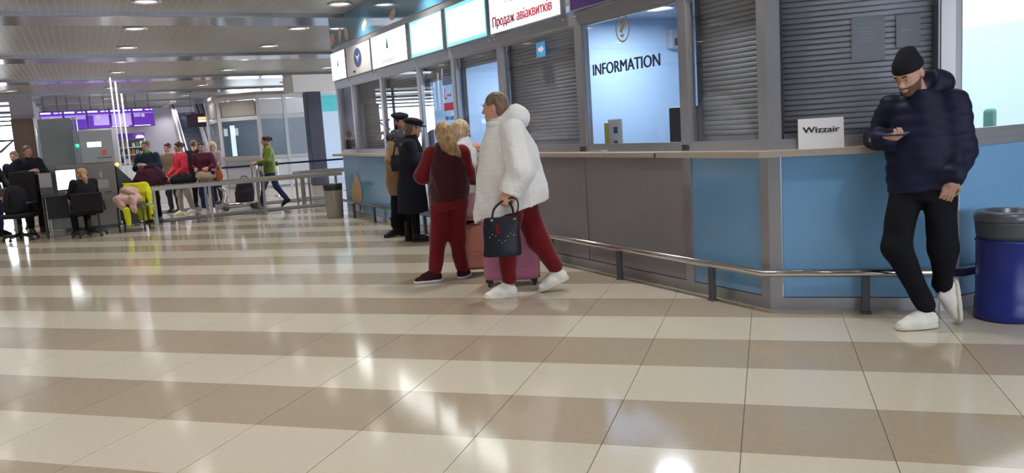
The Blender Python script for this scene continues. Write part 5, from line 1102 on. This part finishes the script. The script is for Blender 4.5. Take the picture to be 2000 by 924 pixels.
# entrance window bars, brown panel
w = struct('window_40', None, loc=(0, 0, 0)); M_bar = mat('window bar', (0.10, 0.12, 0.18), 0.5)
for z in (2.52, 2.66, 2.80, 2.95): obj('bar', B().box(-8.75, -6.22, 27.25, 27.32, z, z+0.05), M_bar, w)
obj('strut', B().tube([(-6.75, 27.3, 2.05), (-6.25, 27.3, 2.05), (-6.62, 27.3, 1.72), (-6.75, 27.3, 1.66)], 0.04, 8), M_bar, w); obj('mullion', B().box(-7.0, -6.93, 27.22, 27.36, 0.15, 3.3), M_bar, w)
t = thing('wood_screen', 'dark brown wood panel standing at the entrance below the flight boards', 'panel', (-5.90, 26.9, 0)); obj('board', B().box(-0.32, 0.30, 0, 0.12, 0.05, 2.72).bevel(0.01, 1), mat('dark brown wood', (0.075, 0.045, 0.038), 0.5, vary=0.15, scale=4), t); obj('plinth', B().box(-0.30, 0.28, 0.01, 0.11, 0, 0.05), M_black, t); obj('side_post', B().box(0.31, 0.40, 0, 0.12, 0, 2.74), M_alu_l, t)
# shop
t = thing('shop_stall', 'small shop stall with purple sign and lit shelves at the far wall', 'stall', (-2.95, 33, 0))
obj('sign_board', B().box(0, 1.05, 0, 0.08, 1.95, 2.20).bevel(0.01, 1), mat('purple board', (0.07, 0.02, 0.18), 0.4, emit=0.12, vary=0, ecol=(0.3, 0.08, 0.7)), t)
for x in (0.0, 1.0): obj('upright', B().box(x, x+0.05, 0.0, 0.45, 0, 1.95), M_alu_l, t)
for z in (0.5, 0.95, 1.3, 1.6): obj('shelf', B().box(0.05, 1.0, 0.0, 0.42, z, z+0.025), M_white, t)
obj('back', B().box(0.05, 1.0, 0.43, 0.45, 0, 1.95), M_scan2, t); obj('counter', B().box(-0.05, 1.1, -0.25, -0.02, 0, 0.90), M_white, t)
lp = obj('lamp', B().lathe([(0.10, 0), (0.16, -0.08), (0.0001, -0.09)], 16, (0.85, -0.12, 2.08)), M_lampc, t)
random.seed(3)
for z in (0.975, 1.325, 1.625):
    x = 0.10
    while x < 0.92:
        w_ = random.uniform(0.07, 0.14); h_ = random.uniform(0.12, 0.24)
        c_ = random.choice([(0.05, 0.14, 0.10), (0.4, 0.4, 0.38), (0.03, 0.03, 0.04), (0.35, 0.18, 0.08), (0.5, 0.52, 0.5)])
        g_ = tag(obj('carton', B().box(x, x+w_, 0.1, 0.3, z, z+h_).bevel(0.01, 1), mat('carton %.2f %.2f' % c_[:2], c_, 0.5)), 'small packaged goods carton on the shop shelf', 'carton', 'goods on the shop shelves'); g_.location = (-2.95, 33, 0.001); x += w_+0.03
# escalators and dark sign
M_esc = mat('escalator steps', (0.12, 0.145, 0.20), 0.5, 0.3); M_escw = mat('escalator white side', (0.72, 0.72, 0.84), 0.35, vary=0.02)
def escalator(label, x, w):
    t = thing('escalator', label, 'escalator', (x, 34.2, 0))
    for i in range(15): obj('step', B().box(0, w, 0.24*i, 0.24*i+0.26, 0.1+0.20*i, 0.32+0.20*i), M_esc, t)
    for sx_ in (-0.24, w+0.02):
        b = B(); b.poly([(sx_, -0.3, 0.0), (sx_, -0.3, 1.0), (sx_, 3.5, 3.5), (sx_, 4.2, 3.5), (sx_, 0.2, 0)]); b.poly([(sx_+0.2, -0.3, 0.0), (sx_+0.2, -0.3, 1.0), (sx_+0.2, 3.5, 3.5), (sx_+0.2, 4.2, 3.5), (sx_+0.2, 0.2, 0)]); b.poly([(sx_, -0.3, 0), (sx_, -0.3, 1), (sx_+0.2, -0.3, 1), (sx_+0.2, -0.3, 0)]); b.poly([(sx_, -0.3, 1), (sx_, 3.5, 3.5), (sx_+0.2, 3.5, 3.5), (sx_+0.2, -0.3, 1)])
        bal = obj('balustrade', b, M_escw, t); obj('handrail', B().tube([(sx_+0.1, -0.32, 0.2), (sx_+0.1, -0.32, 1.02), (sx_+0.1, 3.45, 3.51)], 0.03, 8), M_dark, bal)
    return t
escalator('escalator with white side nearest the shop stall', -0.10, 0.80); escalator('escalator with white side beside the glazed kiosk', 1.20, 0.80)
t = thing('hanging_sign', 'dark maroon hanging sign with orange and white lit lettering', 'sign', (-0.42, 31.0, 2.25)); obj('box', B().box(0, 1.15, 0, 0.1, 0, 0.55).bevel(0.01, 1), mat('dark maroon sign', (0.035, 0.012, 0.03), 0.4), t)
obj('orange_line', B().box(0.42, 1.08, -0.004, 0, 0.30, 0.40), mat('lit orange', (1, 0.5, 0.2), 0.4, emit=1.6, vary=0, ecol=(1, 0.42, 0.12)), t); obj('white_line', B().box(0.42, 1.08, -0.004, 0, 0.20, 0.28), M_brdw, t); obj('orange_arrow', B().poly([(0.85, -0.004, 0.52), (1.1, -0.004, 0.50), (1.1, -0.004, 0.44), (0.98, -0.004, 0.44)]), MATS['lit orange'], t)
for q in (0.2, 0.95): obj('hanger', B().tube([(q, 0.05, 0.55), (q, 0.05, HC-2.25)], 0.012, 8), M_dark, t)
# ---------------------------------------------------------------- travellers and staff in the distance
def traveller(label, x, y, h, yaw, jc, tc_, hc, hair='short', arms='down', stride=0.0, sc=None, long=0.0, sk=SK2, width=1.0, collar=None, head_yaw=None):
    """yaw: 0 faces +y (away), 90 faces +x"""
    p = person(label, (x, y, 0), -math.radians(yaw)); k = h/1.74
    A = {'down': ((0.25, 0.0, 1.14), (0.26, 0.06, 0.90)), 'front': ((0.25, 0.05, 1.14), (0.14, 0.30, 1.10)), 'low': ((0.25, 0.05, 1.13), (0.17, 0.30, 0.93)), 'chest': ((0.26, 0.06, 1.16), (0.07, 0.27, 1.22))}[arms]
    J = dict(pelvis=(0, 0, 0.93), chest=(0, 0.0, 1.27), neck=(0, 0, 1.47), head=(0, 0.03, 1.615))
    for q, s_ in (('L', -1), ('R', 1)):
        J['sh'+q] = (0.185*s_, 0, 1.40); J['el'+q] = (A[0][0]*s_, A[0][1], A[0][2]); J['wr'+q] = (A[1][0]*s_, A[1][1], A[1][2])
        st = stride*s_; J['hip'+q] = (0.09*s_, 0, 0.90); J['kn'+q] = (0.10*s_, 0.03+st*0.5+0.03*abs(stride), 0.49); J['an'+q] = (0.10*s_, st-0.02, 0.09+(0.09*abs(stride)/0.3 if st < 0 else 0))
    for n_ in J: J[n_] = tuple(k*v for v in J[n_])
    HR = head_face(0 if head_yaw is None else head_yaw-yaw, 10)
    wd = lambda q: V3(*J['wr'+q])-V3(*J['el'+q])
    body(p, J, HR, sk, [hand('relaxed', J['wrL'], wd('L'), (0.6, -0.2, -0.4), True, k, 0.007), hand('relaxed', J['wrR'], wd('R'), (-0.6, -0.2, -0.4), False, k, 0.007)], 0.028, k)
    w = width
    s = SDF().stack([(k*(0.82-long), 0, 0, 0.185*w*k, 0.15*w*k), (k*0.98, 0, 0, 0.18*w*k, 0.145*w*k), (k*1.15, 0, 0, 0.175*w*k, 0.14*w*k), (k*1.32, 0, 0, 0.19*w*k, 0.14*w*k), (k*1.42, 0, 0, 0.15*w*k, 0.11*w*k), (k*1.50, 0, 0, 0.075*k, 0.075*k)], 0)
    for q in 'LR': s.chain([J['sh'+q], J['el'+q], tuple(V3(*J['wr'+q])-0.05*wd(q)/np.linalg.norm(wd(q)))], [0.080*w*k, 0.066*w*k, 0.050*w*k], 0.03)
    sdf_part('jacket', s, jc, p, 0.02, fold)
    if collar is not None: sdf_part('collar', SDF().el((0, 0.01*k, 1.475*k), (0.095*k, 0.095*k, 0.045*k), 0), collar, p, 0.014)
    sdf_part('trousers', trousers(J, 0.09*k, 0.07*k, 0.055*k, 0.155*k, 0.125*k, 1.0*k, 0.02), tc_, p, 0.02, fold)
    hd = V3(*J['head']); s = SDF().el(hd+k*(HR@V3(0, -0.02, 0.03)), (0.086*k, 0.106*k, 0.095*k), 0, HR)
    if hair == 'long': s.rc(hd+k*V3(0, -0.06, 0), hd+k*V3(0, -0.08, -0.20), 0.085*k, 0.05*k, 0.03)
    if hair == 'pony': s.chain([hd+k*V3(0, -0.09, 0.03), hd+k*V3(0, -0.14, -0.05), hd+k*V3(0.01, -0.13, -0.20)], [0.04*k, 0.04*k, 0.018*k], 0.02)
    if hair == 'bun': s.el(hd+k*V3(0, -0.13, 0.04), (0.045*k,)*3, 0.02)
    s.sub(hd+k*(HR@V3(0, 0.115, -0.045)), (0.085*k, 0.085*k, 0.11*k), 0.02*k, HR)
    sdf_part('beanie' if hair == 'hat' else 'hair', s, hc, p, 0.012)
    shc, slc = sc or (C_dkshoe, C_dksole)
    for q in 'LR':
        back = J['an'+q][2] > 0.12*k
        shoe(p, (J['an'+q][0], J['an'+q][1], J['an'+q][2]), (0, 0.85, -0.5) if back else (0.1 if q == 'R' else -0.1, 1, 0), (0, 0.5, 0.85) if back else (0, 0, 1), shc, slc, s=k)
    return p
C_jean = cloth('blue jeans', (0.025, 0.04, 0.12)); C_sand = cloth('sand trousers', (0.34, 0.28, 0.24)); C_redj = cloth('red jacket', (0.62, 0.035, 0.07), 0.6); C_grn = cloth('green padded jacket', (0.16, 0.22, 0.035), 0.6); C_dgrey = cloth('dark grey cloth', (0.035, 0.035, 0.045)); C_lil = cloth('lilac jacket', (0.30, 0.22, 0.30)); C_plum = cloth('plum jacket', (0.10, 0.022, 0.045)); C_gpk = cloth('grey pink jacket', (0.33, 0.27, 0.29)); C_grnc = cloth('bright green collar', (0.03, 0.36, 0.08)); C_creamf = cloth('cream fur', (0.55, 0.47, 0.40), 0.95, 0.7, 60); C_unif = cloth('black uniform', (0.012, 0.012, 0.022)); C_tanc = cloth('tan jacket', (0.26, 0.18, 0.13)); C_teal = cloth('teal dark cloth', (0.02, 0.035, 0.06))
traveller('man in dark jacket with bright green collar packing the plum duffel bag', -3.14, 13.62, 1.64, 212, C_teal, C_trs, C_brown, 'short', 'chest', collar=C_grnc, sk=SK1)
traveller('woman in red jacket and sand trousers standing behind the security table', -2.43, 14.62, 1.58, 250, C_redj, C_sand, C_dkhair, 'bun', 'low', sc=(C_wshoe, cloth('lime sole', (0.5, 0.62, 0.2))), collar=C_creamf, stride=0.10)
traveller('person with dark bun in a tan jacket behind the woman in red', -2.56, 15.75, 1.58, 215, C_tanc, C_dgrey, C_dkhair, 'bun', 'low', width=0.95, collar=C_creamf)
traveller('man in black jacket seen from behind near the escalator', -1.90, 16.75, 1.62, 20, C_black, C_trs, C_brown, 'short', 'down')
traveller('woman in plum jacket and jeans standing behind the security table', -1.98, 14.62, 1.55, 200, C_plum, C_jean, C_dkhair, 'long', 'front', sc=(C_wshoe, C_wsole), collar=C_lil)
traveller('woman with pale hair in a grey pink jacket near the glazed kiosk', -1.40, 17.25, 1.56, 230, C_gpk, C_dgrey, C_palehair, 'long', 'low')
traveller('walker in green padded jacket and jeans pushing the luggage trolley', -0.62, 14.45, 1.60, 278, C_grn, C_jean, C_dkhair, 'bun', 'front', stride=0.30)
traveller('guard in dark uniform standing behind the empty office chair', -5.22, 13.80, 1.68, 160, C_unif, C_trs, C_brown, 'short', 'chest', width=1.12, sk=SK1)
traveller('person in dark blue jacket behind the inspection table', -5.88, 14.0, 1.66, 120, C_dgrey, C_jean, C_dkhair, 'short', 'low', width=1.05)
traveller('person in dark clothes further back by the entrance', -5.52, 15.2, 1.60, 200, C_navy, C_trs, C_brown, 'short', 'down')
# seated operator
p = person('blonde operator in black sitting at the desk with her back turned', (-4.31, 11.82, 0), 0.35)
J = dict(pelvis=(0, 0.02, 0.565), chest=(0, 0.06, 0.85), neck=(0, 0.09, 1.0), head=(0, 0.12, 1.085), shL=(-0.16, 0.06, 0.95), elL=(-0.21, 0.15, 0.74), wrL=(-0.14, 0.33, 0.80), shR=(0.16, 0.06, 0.95), elR=(0.21, 0.15, 0.74), wrR=(0.14, 0.33, 0.80), hipL=(-0.09, 0.05, 0.56), knL=(-0.11, 0.42, 0.56), anL=(-0.11, 0.40, 0.11), hipR=(0.09, 0.05, 0.56), knR=(0.11, 0.42, 0.56), anR=(0.11, 0.40, 0.11))
HR = head_face(-25, 12); body(p, J, HR, SK2, [hand('flat', J['wrL'], (0, 1, 0), (0, 0, -1), True, 0.9), hand('flat', J['wrR'], (0, 1, 0), (0, 0, -1), False, 0.9)], 0.024, 0.92)
s = SDF().stack([(0.50, 0, 0.02, 0.17, 0.13), (0.70, 0, 0.04, 0.165, 0.125), (0.90, 0, 0.06, 0.175, 0.12), (0.98, 0, 0.08, 0.11, 0.09), (1.02, 0, 0.09, 0.07, 0.07)], 0).chain([J['shL'], J['elL'], (-0.15, 0.30, 0.79)], [0.072, 0.06, 0.045], 0.03).chain([J['shR'], J['elR'], (0.15, 0.30, 0.79)], [0.072, 0.06, 0.045], 0.03)
sdf_part('jacket', s, C_black, p, 0.016, fold); hd = V3(*J['head']); s = SDF().el(hd+HR@V3(0, -0.02, 0.03), (0.080, 0.098, 0.088), 0, HR).chain([hd+V3(0, -0.08, 0.02), hd+V3(0, -0.13, -0.06), hd+V3(0.02, -0.13, -0.22)], [0.04, 0.042, 0.018], 0.02).sub(hd+HR@V3(0, 0.11, -0.04), (0.08, 0.08, 0.1), 0.02, HR); sdf_part('hair', s, C_blonde, p, 0.010)
sdf_part('trousers', trousers(J, 0.085, 0.068, 0.055, 0.155, 0.12, 0.64), C_trs, p, 0.018)
for q in 'LR': shoe(p, J['an'+q], (0, 1, 0), (0, 0, 1), C_dkshoe, C_dksole, s=0.92)
